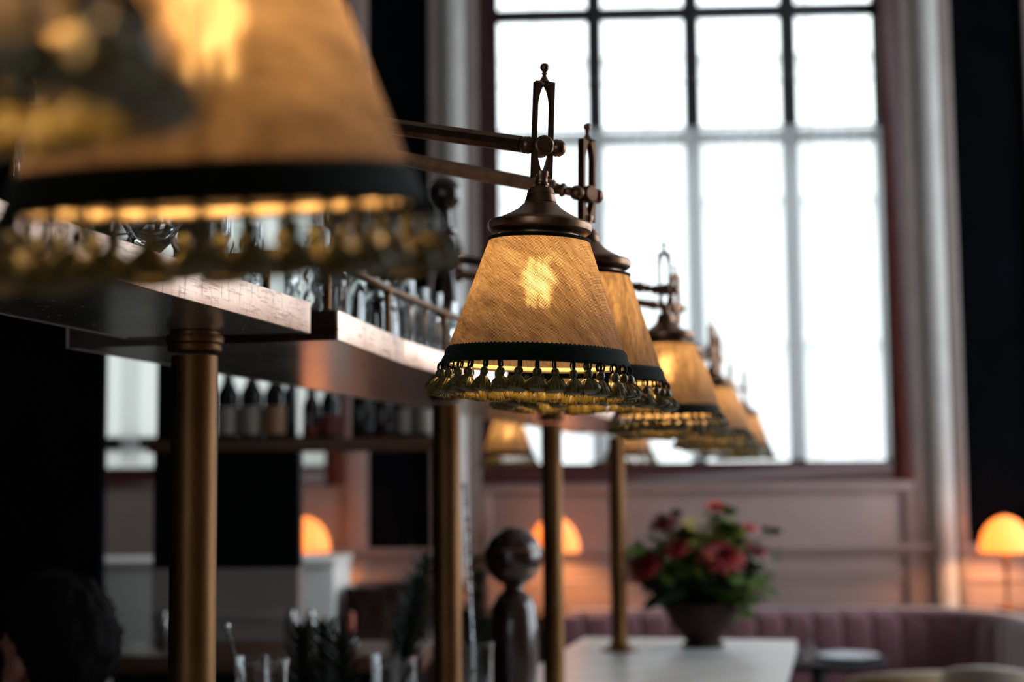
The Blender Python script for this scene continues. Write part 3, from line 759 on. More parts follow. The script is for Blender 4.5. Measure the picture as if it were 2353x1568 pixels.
def glass_mesh(kind):
    if kind == 'cut':      # tall tumbler with diamond cuts
        R, H = 0.034, 0.135
        def rf(r, z, a, i):
            if i > 26 or z < 0.012 or z > 0.105 or r < R * 0.8: return r
            u = 9 * a / 2; v = z * 95
            g = max(abs(math.sin(u + v)), abs(math.sin(u - v)))
            return r - 0.0024 * max(0.0, (g - 0.86) / 0.14) - 0.0006 * (1 - g)
        n = 26; prof = [(R * (0.93 + 0.07 * k / n), H * k / n) for k in range(n + 1)]
        prof = [(0, 0)] + prof + [(R - 0.0022, H), (R * 0.9, 0.02), (0.012, 0.013), (0, 0.013)]
        return MB().lathe(prof, 108, caps=False, rfun=rf).mesh('cut_tumbler', angle=50)
    if kind == 'flute':    # straight highball with vertical fluting
        R, H = 0.031, 0.140
        def rf(r, z, a, i): return r - (0.0022 * abs(math.sin(8 * a)) ** 0.7 if 0.008 < z < 0.10 and i < 10 else 0)
        prof = [(0, 0), (R * 0.9, 0), (R * 0.92, 0.01), (R * 0.93, 0.04), (R * 0.95, 0.07), (R * 0.96, 0.095), (R * 0.97, 0.105), (R * 0.98, 0.12), (R, H), (R, H + 0.001), (R - 0.002, H), (R * 0.88, 0.03), (0.01, 0.014), (0, 0.014)]
        return MB().lathe(prof, 96, caps=False, rfun=rf).mesh('fluted_highball', angle=60)
    if kind == 'round':    # upturned, dome shaped
        prof = [(0.036, 0), (0.0375, 0.02), (0.037, 0.05), (0.034, 0.075), (0.027, 0.095), (0.016, 0.108), (0, 0.112), (0, 0.107), (0.014, 0.104), (0.025, 0.092), (0.032, 0.074), (0.0348, 0.05), (0.0353, 0.02), (0.034, 0)]
        prof.append(prof[0])
        return MB().lathe(prof, 48, caps=False).mesh('upturned_tumbler')
    if kind == 'plain':
        R, H = 0.033, 0.120
        prof = [(0, 0), (R * 0.85, 0), (R * 0.88, 0.005), (R * 0.95, 0.06), (R, H), (R - 0.0016, H), (R * 0.9, 0.05), (R * 0.8, 0.014), (0, 0.012)]
        return MB().lathe(prof, 48, caps=False).mesh('plain_tumbler')
    if kind == 'hurricane':
        prof = [(0, 0), (0.036, 0), (0.036, 0.003), (0.012, 0.008), (0.008, 0.018), (0.02, 0.03), (0.036, 0.06), (0.037, 0.09), (0.031, 0.13), (0.034, 0.165), (0.040, 0.19), (0.0385, 0.19), (0.0325, 0.165), (0.0295, 0.13), (0.0353, 0.09), (0.034, 0.06), (0.018, 0.033), (0, 0.024)]
        return MB().lathe(prof, 56, caps=False).mesh('hurricane_glass')
    if kind == 'coupe':
        prof = [(0, 0), (0.034, 0), (0.034, 0.002), (0.01, 0.006), (0.004, 0.012), (0.0035, 0.085), (0.008, 0.092), (0.030, 0.105), (0.045, 0.122), (0.050, 0.142), (0.0487, 0.142), (0.0435, 0.123), (0.029, 0.107), (0.006, 0.096), (0, 0.095)]
        return MB().lathe(prof, 56, caps=False).mesh('coupe_glass')
GM = {k: glass_mesh(k) for k in ('cut', 'flute', 'round', 'plain', 'hurricane', 'coupe')}
GN = dict(cut='cut_tumbler', flute='fluted_highball', round='upturned_tumbler', plain='plain_tumbler', hurricane='hurricane_glass', coupe='coupe_glass')
def glass(kind, x, y, z, label, s=1.0, group='glasses on the overhead shelf'):
    o = link(GN[kind], GM[kind], 'clear_glass'); o.location = (x, y, z + 0.0004); o.scale = (s, s, s); o.rotation_euler.z = random.uniform(0, 6)
    return tag(o, label, 'glass', group)
xa, xb_ = -0.722, -0.815
glass('cut', xa - 0.075, 1.93, ZSH, 'diamond cut crystal tumbler between the two brass posts at the shelf corner')
glass('cut', xa, 2.00, ZSH, 'diamond cut crystal tumbler just right of the corner rail post')
glass('flute', xa, 2.085, ZSH, 'fluted highball glass next to the cut crystal tumblers', 0.97)
glass('plain', xa - 0.005, 2.175, ZSH, 'plain smooth tumbler behind the rail, left of the upturned ones')
glass('round', xa, 2.27, ZSH, 'dome shaped upturned tumbler right of the free rail post', 0.98)
glass('round', xa - 0.01, 2.36, ZSH, 'second dome shaped upturned tumbler along the rail', 0.92)
glass('flute', xa, 2.45, ZSH, 'fluted highball between two rail posts left of the sharp lamp', 0.86)
glass('flute', xa, 2.54, ZSH, 'second fluted highball left of the sharp lamp', 0.84)
glass('flute', xa, 2.63, ZSH, 'third fluted highball left of the sharp lamp', 0.86)
glass('cut', xa, 2.73, ZSH, 'cut tumbler at the edge of the sharp lamp shade', 0.85)
glass('round', xa, 2.84, ZSH, 'upturned tumbler partly behind the sharp lamp shade', 0.9)
glass('flute', xa, 2.94, ZSH, 'far fluted highball along the rail behind the sharp lamp shade', 0.9)
glass('plain', xb_, 2.10, ZSH, 'plain tumbler in the rear row behind the fluted highball', 0.95)
glass('coupe', xb_ - 0.01, 2.69, ZSH, 'coupe glass with wide rim in front of the ball post', 1.12)
glass('plain', xb_, 2.30, ZSH, 'plain tumbler in the rear row behind the upturned ones', 0.9)
glass('plain', xb_, 2.50, ZSH, 'plain tumbler in the rear row left of the ball post', 0.9)
for i, (x, y, k, l) in enumerate([(-0.70, 1.58, 'hurricane', 'tall hurricane glass behind the big fringe, nearest the shelf edge'), (-0.76, 1.50, 'hurricane', 'tall hurricane glass behind the big fringe, second from right'),
        (-0.69, 1.44, 'hurricane', 'tall hurricane glass behind the big fringe, third from right'), (-0.79, 1.40, 'flute', 'fluted highball on the near shelf behind the big fringe'), (-0.72, 1.32, 'hurricane', 'tall hurricane glass on the near shelf, farthest left')]):
    glass(k, x, y, ZSH, l, 1.0, 'glasses on the near shelf')

# ================================================================== THINGS ON THE COUNTER
# dark turned beer font with ball top and spout
fp = pt(1182, 1560, 3.55); fp.z = ZK
root = thing('beer_font', 'dark turned wooden post with large ball top and short spout on the counter', 'beer tap', T(fp))
hb = pt(1182, 1280, 3.55).z - ZK
k_ = 3.55 / 3500
MB().lathe([(0.075, 0.0), (0.075, 0.02), (0.058, 0.03), (0.052, 0.10), (0.056, hb - 0.25), (0.057, hb - 0.17), (0.053, hb - 0.12), (0.040, hb - 0.092), (0.024, hb - 0.080), (0.021, hb - 0.072), (0.026, hb - 0.066)], 40).build('body', 'dark_wood', root)
MB().ball((0, 0, hb), 0.069, 40, 24).build('ball', 'dark_wood', root)
for s_ in (-0.5, 0.25): MB().tube(circle(40, 0.069 * math.cos(s_) + 0.001, hb + 0.069 * math.sin(s_)), 0.003, 8, closed=True).build('ring', 'bronze', root)
MB().tube([(-0.05, -0.01, hb - 0.005), (-0.085, -0.015, hb - 0.012), (-0.10, -0.015, hb - 0.03)], [0.015, 0.013, 0.010], 14).build('spout', 'bronze', root)
# twisted bar spoons standing in mixing glasses
def twisted(p0, p1, label):
    p0, p1 = Vector(p0), Vector(p1)
    root = thing('bar_spoon', label, 'spoon', T(p0), 'twisted bar spoons'); L = (p1 - p0).length
    q = (p1 - p0).to_track_quat('Z', 'Y').to_matrix().to_4x4()
    n = 150; vs = []; fs = []
    for i in range(n + 1):
        z = L * i / n; a = z * 300
        for k in range(4):
            vs.append((0.0034 * math.cos(a + k * PI / 2), 0.0034 * math.sin(a + k * PI / 2), z))
    for i in range(n):
        for k in range(4): fs.append((i * 4 + k, i * 4 + (k + 1) % 4, i * 4 + 4 + (k + 1) % 4, i * 4 + 4 + k))
    MB().add(vs, fs, q).build('twisted_stem', 'steel', root, smooth=False)
    MB().ball((0, 0, L), 0.007, 14, 8, mat=q).build('knob', 'steel', root)
    MB().ball((0, 0, 0.006), 0.012, 14, 8, mat=q, sc=(0.9, 0.35, 1.2)).build('bowl', 'steel', root)
mix = MB().lathe([(0, 0), (0.045, 0), (0.047, 0.006), (0.046, 0.15), (0.049, 0.165), (0.046, 0.165), (0.043, 0.15), (0.043, 0.015), (0, 0.012)], 48, caps=False, rfun=lambda r, z, a, i: r - (0.0018 * abs(math.sin(9 * a)) if i == 3 or i == 2 else 0)).mesh('mixing_glass')
def mixglass(px, d, label, tall):
    p = pt(px, 1560, d); p.z = ZK + 0.0005
    o = link('mixing_glass', mix, 'clear_glass'); o.location = p; o.scale = (1, 1, tall); tag(o, label, 'glass', 'mixing glasses on the counter'); return p
s1 = mixglass(600, 2.60, 'mixing glass on the counter holding the slanted spoon', 1.65)
s2 = mixglass(1084, 3.30, 'mixing glass on the counter right of the second column', 1.35)
s3 = mixglass(905, 3.05, 'mixing glass standing among the dark sprigs', 1.35)
e = pt(520, 1440, 2.60); twisted((s1.x + 0.03, s1.y, ZK + 0.02), e, 'twisted steel bar spoon slanting right of the thick column')
e = pt(1068, 1118, 3.30); twisted((s2.x + 0.01, s2.y, ZK + 0.02), e, 'upright twisted steel bar spoon right of the second column')
# dark herb sprigs in jars
def sprig_jar(px, d, tips, label):
    p = pt(px, 1560, d); p.z = ZK + 0.0005
    j = thing('herb_jar', 'squat dark jar below ' + label, 'jar', T(p), 'herb jars')
    MB().lathe([(0, 0), (0.04, 0), (0.045, 0.01), (0.045, 0.075), (0.038, 0.09), (0.035, 0.09), (0.04, 0.075), (0.04, 0.012), (0, 0.01)], 32, caps=False).build('jar_body', 'bottle_dark', j)
    for k, (tx, ty, dd, lb) in enumerate(tips):
        tip = pt(tx, ty, d + dd); rnd = random.Random(px + k)
        sp = thing('herb_sprig', lb, 'plant', T(p), 'dark herb sprigs')
        b0 = Vector((0, 0, 0.015)); t1 = tip - p; mid = b0.lerp(t1, 0.5) + Vector((0.02 * (k - 1), 0, 0.0))
        path = [b0 * (1 - t) ** 2 + mid * 2 * t * (1 - t) + t1 * t * t for t in [i / 14 for i in range(15)]]
        MB().tube(path, [0.003 - 0.002 * i / 14 for i in range(15)], 6).build('stem', 'needle_green', sp)
        mb = MB(); n = 170
        for i in range(n):
            t = 0.30 + 0.70 * i / n; q = path[min(int(t * 14), 13)].lerp(path[min(int(t * 14) + 1, 14)], t * 14 % 1)
            ax = (path[min(int(t * 14) + 1, 14)] - path[int(t * 14) - 1]).normalized()
            a = i * 2.4; u = ax.orthogonal().normalized(); v = ax.cross(u)
            dirn = (ax * rnd.uniform(0.7, 1.1) + (math.cos(a) * u + math.sin(a) * v)).normalized()
            L = rnd.uniform(0.05, 0.085) * (1.1 - 0.3 * t); sd = dirn.cross(ax).normalized() * 0.0040
            mb.add([q - sd * 0.4, q + sd * 0.4, q + dirn * L * 0.5 + sd, q + dirn * L, q + dirn * L * 0.5 - sd, q + dirn * L * 0.5 + ax * 0.0012], [(0, 1, 2, 5), (0, 5, 4), (5, 2, 3), (5, 3, 4)])
        nd = mb.build('needles', 'needle_green', sp); nd['kind'] = 'stuff'
sprig_jar(890, 3.2, [(978, 1292, 0, 'tall dark feathery herb sprig leaning against the second column'), (955, 1345, -0.05, 'shorter feathery sprig below the tall one'), (925, 1430, 0.08, 'lowest feathery sprig left of the second column')], 'the tall dark sprigs')
sprig_jar(745, 2.9, [(690, 1462, 0, 'low dark bushy sprig pointing left between the first two columns'), (745, 1450, 0.03, 'low dark bushy sprig pointing straight up'), (785, 1478, -0.03, 'low dark bushy sprig pointing right')], 'the low bushy sprigs')

sprig_jar(1118, 3.75, [(1098, 1322, 0, 'leafy dark sprig behind the spout of the ball topped post'), (1076, 1420, -0.03, 'low dark sprig between second column and ball topped post'), (1120, 1440, 0.05, 'low dark sprig just left of the ball topped post')], 'the sprigs by the ball topped post')
# vase of red flowers
vp = on_z(1616, 1486, ZK); vp.z = ZK + 0.0005
vd = (vp - CAM).dot(FW); px2m = vd / FPX
urn = thing('flower_urn', 'dark clay urn holding red flowers on the marble counter', 'vase', T(vp))
H = 96 * px2m
MB().lathe([(46 * px2m, 0), (50 * px2m, 0.006), (40 * px2m, 0.018), (44 * px2m, 0.03), (72 * px2m, H * 0.55), (86 * px2m, H * 0.85), (90 * px2m, H), (94 * px2m, H * 1.02), (90 * px2m, H * 1.05), (82 * px2m, H), (60 * px2m, H * 0.6), (0, H * 0.5)], 48).build('urn_body', 'urn_clay', urn)
def leaf_mesh(L, W, k):
    vs = []; fs = []
    prof = [(0, 0.05), (0.2, 0.6), (0.45, 1.0), (0.7, 0.8), (0.9, 0.35), (1, 0.03)]
    for t, q in prof:
        z = -0.25 * L * t * t * k
        vs += [(L * t, -W * q / 2, z + 0.12 * W * q), (L * t, 0, z), (L * t, W * q / 2, z + 0.12 * W * q)]
    for i in range(5):
        a = i * 3; fs += [(a, a + 1, a + 4, a + 3), (a + 1, a + 2, a + 5, a + 4)]
    return MB().add(vs, fs).mesh('leaf', angle=80)
LM = {m: [leaf_mesh(0.080, 0.056, 0.6), leaf_mesh(0.066, 0.050, 1.0)] for m in ('leaf_green', 'leaf_dark', 'leaf_lime')}
for m, ms in LM.items():
    for x in ms: x.materials.append(MATS[m])
def stem_to(root, tip, r=0.0028, mat='leaf_dark'):
    b0 = Vector((tip.x * 0.12, tip.y * 0.12, H * 0.75)); mid = Vector((tip.x * 0.45, tip.y * 0.45, H * 0.9 + (tip.z - H) * 0.62))
    path = [b0 * (1 - t) ** 2 + mid * 2 * t * (1 - t) + tip * t * t for t in [i / 8 for i in range(9)]]
    MB().tube(path, r, 6).build('stem', mat, root); return path
def bloom_mesh(R, rnd):
    mb = MB()
    for ring, (cnt, open_, rad) in enumerate([(5, 0.25, 0.5), (7, 0.6, 0.75), (9, 1.0, 0.95), (10, 1.45, 1.05)]):
        for k in range(cnt):
            a = 2 * PI * k / cnt + ring * 0.5 + rnd.uniform(-0.1, 0.1); vs = []; fs = []
            for i in range(5):
                t = i / 4; ph = open_ * (0.25 + 0.75 * t); rr = R * rad * t
                for j in range(5):
                    s_ = (j - 2) / 2 * (0.55 * math.sin(PI * min(1, 0.15 + t * 0.75)))
                    cup = 0.22 * R * (1 - abs(j - 2) / 2)
                    x = rr * math.sin(ph) + cup * 0.4; z = rr * math.cos(ph) * 0.9
                    vs.append((x * math.cos(a + s_ * 0.9), x * math.sin(a + s_ * 0.9), z))
            for i in range(4):
                for j in range(4): q = i * 5 + j; fs.append((q, q + 1, q + 6, q + 5))
            mb.add(vs, fs)
    return mb.mesh('bloom', angle=80)
flowers = [(1645, 1158, 26, 'petal_pink', 0.02, 'pinkish red flower at the very top of the bunch'), (1526, 1194, 34, 'petal_deep', 0.0, 'dark red flower at upper left of the bunch'),
           (1484, 1292, 42, 'petal_red', -0.08, 'large red flower drooping at the left of the bunch'), (1555, 1252, 30, 'petal_red', -0.08, 'red flower left of the big central one'),
           (1656, 1264, 50, 'petal_red', -0.12, 'biggest red flower at the centre of the bunch'), (1736, 1258, 28, 'petal_deep', -0.05, 'dark red flower right of the big central one'),
           (1722, 1207, 18, 'petal_pink', 0.0, 'small pink bud at upper right of the bunch')]
for (fx, fy, fr_, fm, dd, lb) in flowers:
    root = thing('red_flower', lb, 'flower', T(vp), 'red flowers in the urn'); tip = pt(fx, fy + fr_ * 0.5, vd + dd) - vp
    path = stem_to(root, tip)
    me = bloom_mesh(fr_ * px2m * 1.05, random.Random(fx)); b = link('bloom', me, fm, root, tip)
    up = Vector((tip.x * 1.2, tip.y * 1.2 - 0.10, 0.42)).normalized(); b.rotation_euler = up.to_track_quat('Z', 'Y').to_euler()
    MB().ball((0, 0, -0.004), fr_ * px2m * 0.35, 12, 8, sc=(1, 1, 0.5)).build('calyx', 'leaf_dark', b)
rnd = random.Random(5)
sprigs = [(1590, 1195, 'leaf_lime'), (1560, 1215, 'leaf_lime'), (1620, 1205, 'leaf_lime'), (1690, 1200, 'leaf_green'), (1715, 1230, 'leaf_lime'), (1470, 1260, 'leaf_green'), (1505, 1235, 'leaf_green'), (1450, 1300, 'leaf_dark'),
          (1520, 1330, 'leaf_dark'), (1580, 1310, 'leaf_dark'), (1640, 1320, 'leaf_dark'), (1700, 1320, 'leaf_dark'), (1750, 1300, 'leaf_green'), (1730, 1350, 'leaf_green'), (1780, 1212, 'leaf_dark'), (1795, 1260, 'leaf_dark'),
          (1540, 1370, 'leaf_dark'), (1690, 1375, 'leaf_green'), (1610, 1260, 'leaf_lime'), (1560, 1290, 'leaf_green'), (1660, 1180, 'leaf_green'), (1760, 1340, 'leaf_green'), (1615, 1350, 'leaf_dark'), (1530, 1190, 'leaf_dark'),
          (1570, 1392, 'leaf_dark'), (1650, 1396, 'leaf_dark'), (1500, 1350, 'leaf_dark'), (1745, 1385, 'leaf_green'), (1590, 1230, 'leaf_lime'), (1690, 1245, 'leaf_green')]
FTAG = {1645: 'topmost flower', 1526: 'dark upper left flower', 1484: 'drooping left flower', 1555: 'small red inner flower', 1656: 'biggest red flower', 1736: 'dark right flower', 1722: 'small pink bud'}
SPRIG_NOTES = {14: 'dark trailing sprig hanging free at the upper right of the bunch', 15: 'dark trailing sprig hanging free at the right, below the other one', 7: 'dark green sprig reaching farthest left beside the last column',
               16: 'dark green sprig spilling over the left lip of the urn', 17: 'green sprig spilling over the right lip of the urn', 22: 'dark green sprig low over the front of the urn', 21: 'green sprig drooping at far right above the urn lip', 24: 'dark green sprig hanging over the urn rim, left of centre', 25: 'dark green sprig hanging over the urn rim, right of centre',
               26: 'dark green sprig low at the outer left above the urn', 27: 'green sprig lowest at the right side of the urn', 28: 'yellow green sprig in the middle of the upper bunch', 29: 'green sprig between the biggest flower and the small pink bud'}
for i, (sx_, sy_, lm) in enumerate(sprigs):
    tone = {'leaf_green': 'green', 'leaf_dark': 'dark green', 'leaf_lime': 'yellow green'}[lm]
    near = sorted(flowers, key=lambda q: (q[0] - sx_) ** 2 + (q[1] - sy_) ** 2)[0]
    ddx, ddy = sx_ - near[0], sy_ - near[1]
    where = ('upper ' if ddy < -18 else 'lower ' if ddy > 18 else '') + ('left' if ddx < -12 else 'right' if ddx > 12 else 'middle')
    lab_ = '%s leafy sprig at the %s of the %s' % (tone, where, FTAG[near[0]])
    if i in SPRIG_NOTES: lab_ = SPRIG_NOTES[i]
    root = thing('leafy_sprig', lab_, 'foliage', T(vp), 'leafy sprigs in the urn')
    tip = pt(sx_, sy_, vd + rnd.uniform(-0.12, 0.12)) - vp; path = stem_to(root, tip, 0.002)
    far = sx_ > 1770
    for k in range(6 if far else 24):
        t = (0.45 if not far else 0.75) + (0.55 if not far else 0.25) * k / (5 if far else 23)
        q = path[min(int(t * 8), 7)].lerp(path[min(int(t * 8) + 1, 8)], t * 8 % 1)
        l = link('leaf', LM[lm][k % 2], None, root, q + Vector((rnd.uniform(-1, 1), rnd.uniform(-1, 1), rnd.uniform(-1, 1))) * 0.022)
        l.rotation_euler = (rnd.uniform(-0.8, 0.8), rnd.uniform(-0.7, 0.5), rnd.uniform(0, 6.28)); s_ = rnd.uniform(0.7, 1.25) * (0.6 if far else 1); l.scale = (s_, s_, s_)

# ================================================================== BACK BAR (left, out of focus)
def fpt(px, py, d): return MWI @ pt(px, py, d)
DB = 4.75
s0, s1_ = fpt(352, 1022, DB), fpt(1012, 1022, DB); ybk = s0.y
zshelf = fpt(560, 1012, DB).z; zsh0 = fpt(560, 1040, DB).z
cab0, cab1 = fpt(352, 1200, DB + 0.15), fpt(690, 1200, DB + 0.15)
yc = cab0.y
zcb = fpt(500, 1306, DB + 0.15).z; zwk = fpt(500, 1482, DB).z
root = thing('back_bar_cabinet', 'dark panelled back bar unit below the bottle shelf', 'cabinet', MW)
MB().box(cab0.x, cab1.x, yc, yc + 0.06, zcb, zshelf + 0.012).build('dark_panel', 'black_lacquer', root, smooth=False)
MB().box(cab0.x, cab1.x, yc - 0.01, yc + 0.08, 0.0, zcb).build('lower_panel', 'grey_panel', root, smooth=False)
MB().box(cab0.x + 0.0, cab1.x, yc - 0.022, yc - 0.01, zcb - 0.16, zcb - 0.14).build('moulding', 'grey_panel', root, bevel=0.003)
root2 = thing('bottle_shelf', 'dark wooden shelf carrying the bottles behind the bar', 'shelf', MW)
MB().box(s0.x, s1_.x, ybk - 0.06, ybk + 0.085, zsh0, zshelf).build('board', 'red_brown_wood', root2, bevel=0.004)
for px in (372, 1004):
    q = fpt(px, 1000, DB); MB().box(q.x - 0.012, q.x + 0.012, ybk + 0.06, ybk + 0.085, 0 if px > 1000 else zshelf, zsh0 if px > 1000 else zshelf + 0.45).build('upright', 'dark_wood', root2, smooth=False)
q = fpt(374, 900, DB); MB().box(q.x - 0.028, q.x + 0.028, ybk + 0.02, ybk + 0.06, zshelf, zshelf + 0.42).build('end_board', 'black_lacquer', root2, smooth=False)
def bottle(px, dpx, body, hgt, mat, lab, lab_h, label, shoulder=0.05):
    q = fpt(px, 1010, DB); r = dpx / 2 * DB / FPX
    root = thing('bottle', label, 'bottle', MW @ T((q.x, ybk, zshelf + 0.0005)), 'bottles on the back bar shelf')
    MB().lathe([(0, 0), (r * 0.94, 0), (r, 0.006), (r, body), (r * 0.96, body + 0.006), (r * 0.5, body + shoulder * 0.75), (0.0155, body + shoulder), (0.0145, hgt - 0.02), (0.0165, hgt - 0.018), (0.0165, hgt)], 28).build('glass_body', mat, root)
    MB().lathe([(0.0175, hgt - 0.045), (0.0178, hgt - 0.044), (0.0178, hgt + 0.004), (0.0, hgt + 0.005)], 20).build('stopper', 'bottle_brown', root)
    if lab:
        MB().lathe([(r + 0.0006, body * 0.12), (r + 0.0008, body * 0.13), (r + 0.0008, body * 0.12 + lab_h), (r + 0.0006, body * 0.121 + lab_h)], 28, caps=False).build('label_band', lab, root)
bottle(525, 53, 0.140, 0.30, 'bottle_dark', 'label_cream', 0.085, 'dark bottle with cream label right beside the thick column')
bottle(580, 53, 0.140, 0.30, 'bottle_dark', 'label_cream', 0.085, 'dark bottle with cream label, second right of the thick column')
bottle(635, 53, 0.140, 0.30, 'bottle_dark', 'label_tan', 0.085, 'dark bottle with tan label, third right of the thick column')
bottle(672, 26, 0.15, 0.29, 'bottle_dark', None, 0, 'slim black bottle right of the tan labelled one')
bottle(718, 40, 0.10, 0.25, 'bottle_brown', 'label_red', 0.03, 'brown bottle with narrow red label on the shelf')
bottle(760, 42, 0.11, 0.26, 'bottle_dark', 'label_red', 0.06, 'dark bottle with red label left of the bright gap')
bottle(835, 50, 0.13, 0.27, 'bottle_dark', None, 0, 'plain black bottle right of the bright gap')
bottle(885, 48, 0.12, 0.27, 'bottle_brown', None, 0, 'plain brown bottle next to the pale labelled pair')
bottle(930, 44, 0.12, 0.26, 'bottle_dark', 'label_cream', 0.075, 'dark bottle with pale label, left of the pair by the second column')
bottle(975, 44, 0.12, 0.26, 'bottle_dark', 'label_cream', 0.075, 'dark bottle with pale label, right of the pair by the second column')
# work top with small things
root = thing('back_work_top', 'dark wooden work top along the back bar', 'counter', MW)
w0, w1_ = fpt(250, 1500, DB - 0.2), fpt(982, 1500, DB - 0.2)
MB().box(w0.x, w1_.x, yc - 0.42, yc - 0.012, zwk - 0.05, zwk).build('top', 'red_brown_wood', root, bevel=0.004)
MB().box(w0.x + 0.03, w1_.x - 0.03, yc - 0.38, yc - 0.03, 0.0, zwk - 0.05).build('body', 'black_lacquer', root, smooth=False)
def small_candle(px, py0, py1, d):
    a = fpt(px, py0, d); h = a.z - fpt(px, py1, d).z
    root = thing('red_candle', 'short pinkish red candle in a steel cup on the back work top', 'candle', MW @ T((a.x, yc - 0.25, zwk + 0.0005)))
    MB().lathe([(0, 0), (0.02, 0), (0.026, 0.012), (0.02, 0.024), (0.012, 0.03), (0, 0.03)], 20, caps=False).build('cup', 'steel', root)
    MB().lathe([(0.013, 0.03), (0.013, 0.105), (0.008, 0.109)], 18).build('wax', 'wax_red', root)
    MB().tube([(0, 0, 0.108), (0.001, 0, 0.118)], 0.001, 6).build('wick', 'iron', root)
small_candle(800, 1430, 1495, DB - 0.2)
# steel shakers catching the light
shm = MB().lathe([(0, 0), (0.03, 0), (0.032, 0.004), (0.042, 0.13), (0.042, 0.134), (0.036, 0.15), (0.024, 0.165), (0.022, 0.168), (0.022, 0.195), (0.015, 0.205), (0, 0.207)], 32, caps=False).mesh('shaker')
for i, (px, lb) in enumerate([(352, 'steel cocktail shaker between the seated head and the thick column'), (655, 'steel cocktail shaker left of the low dark sprigs'), (700, 'steel cocktail shaker behind the low dark sprigs')]):
    q = fpt(px, 1470, DB - 0.2); o = link('shaker', shm, 'steel'); o.matrix_world = MW @ T((q.x, yc - 0.2, zwk + 0.0005)) @ Matrix.Scale(0.55, 4); tag(o, lb, 'shaker', 'shakers on the work top')
# pale stone service counter further back
q0, q1 = fpt(150, 1330, 6.9), fpt(1010, 1330, 6.9)
root = thing('service_counter', 'pale stone service counter behind the bar, below the frosted window', 'counter', MW)
zq = fpt(720, 1300, 6.9).z
MB().box(q0.x, fpt(772, 1330, 6.9).x, q0.y, q0.y + 0.5, 0.0, zq).build('stone_front', 'pale_stone', root, bevel=0.01)
MB().box(q0.x - 0.02, fpt(776, 1330, 6.9).x, q0.y - 0.025, q0.y + 0.5, zq, zq + 0.03).build('stone_top', 'pale_stone', root, bevel=0.006)
# dark sideboard between the stone counter and the pier
q2 = fpt(780, 1350, 6.9); q3 = fpt(1060, 1350, 6.9)
root = thing('dark_sideboard', 'dark wooden sideboard below the dark wall panel', 'cabinet', MW)
MB().box(q2.x + 0.02, q3.x, q2.y, q2.y + 0.45, 0, q2.z).build('carcass', 'dark_wood', root, bevel=0.005)
for k in range(2):
    xx = q2.x + 0.04 + k * (q3.x - q2.x - 0.04) / 2
    dr = MB().box(xx, xx + (q3.x - q2.x - 0.08) / 2, q2.y - 0.02, q2.y, 0.1, q2.z - 0.06).build('door', 'dark_wood', root, bevel=0.004)
    MB().ball((xx + (0.05 if k else (q3.x - q2.x - 0.08) / 2 - 0.05), q2.y - 0.035, 0.7), 0.014, 12, 8).build('knob', 'aged_brass', dr)

# ================================================================== DINING SIDE
# banquette: channelled velvet back, curved end at the right
YB_ = -0.62
zb = onwall(1700, 1408, YB_).z
bx0, bx1 = onwall(1180, 1408, YB_).x, onwall(2235, 1408, YB_ - 0.1).x
root = thing('banquette', 'mauve velvet banquette with channelled back below the window', 'sofa', MW)
cw = 0.155
chm = MB().ball((0, 0, 0), 1.0, 20, 14, sc=(cw / 2 * 1.06, 0.070, 0.27), e=0.45, e2=0.34).mesh('channel')
n_ch = int((bx1 - 0.45 - bx0) / cw)
path = [(bx1 - 0.45 - k * cw, YB_, 0.0) for k in range(n_ch)]
cxx, cyy, rad = bx1 - 0.45 + cw * 0.5, YB_ - 0.50, 0.50
for k in range(5):
    a = PI / 2 - (k + 0.5) * (PI / 2) / 5.0
    path.append((cxx + rad * math.cos(a), cyy + rad * math.sin(a), a - PI / 2))
for k in range(3): path.append((cxx + rad, cyy - (k + 0.5) * cw, -PI / 2))
for k, (x, y, a) in enumerate(path):
    drop = 0.0
    c = link('channel', chm, 'velvet', root, (x, y, zb - 0.27)); c.rotation_euler.z = a
tp = sorted([(x, y) for (x, y, a) in path[:n_ch]]) + [(x, y) for (x, y, a) in path[n_ch:]]
MB().tube([(x, y + 0.02 if i < n_ch else y, zb - 0.03) for i, (x, y) in enumerate(tp)], 0.055, 14).build('top_roll', 'velvet', root)
MB().box(bx0 - 0.05, bx1 - 0.1, YB_ - 0.60, YB_ - 0.03, 0.28, 0.44).build('seat', 'velvet', root, bevel=0.04)
MB().box(bx0 - 0.05, bx1 + 0.0, YB_ - 0.5, YB_ + 0.08, 0.0, 0.28).build('base', 'dark_wood', root, smooth=False)
MB().box(bx0 - 0.05, bx1 - 0.45, YB_ + 0.045, YB_ + 0.085, 0.28, zb - 0.08).build('back_board', 'dark_wood', root, smooth=False)
# ledge behind the banquette, where the table lamps stand
zl = zb - 0.02
root = thing('wall_ledge', 'narrow wooden ledge behind the banquette carrying the table lamps', 'ledge', MW)
MB().box(-4.9, uR - 0.05, YB_ + 0.10, -0.05, zl - 0.04, zl).build('ledge_board', 'dark_wood', root, bevel=0.005)
MB().box(-4.9, uR - 0.05, YB_ + 0.14, -0.06, 0.0, zl - 0.04).build('ledge_front', 'pink_paint', root, smooth=False)
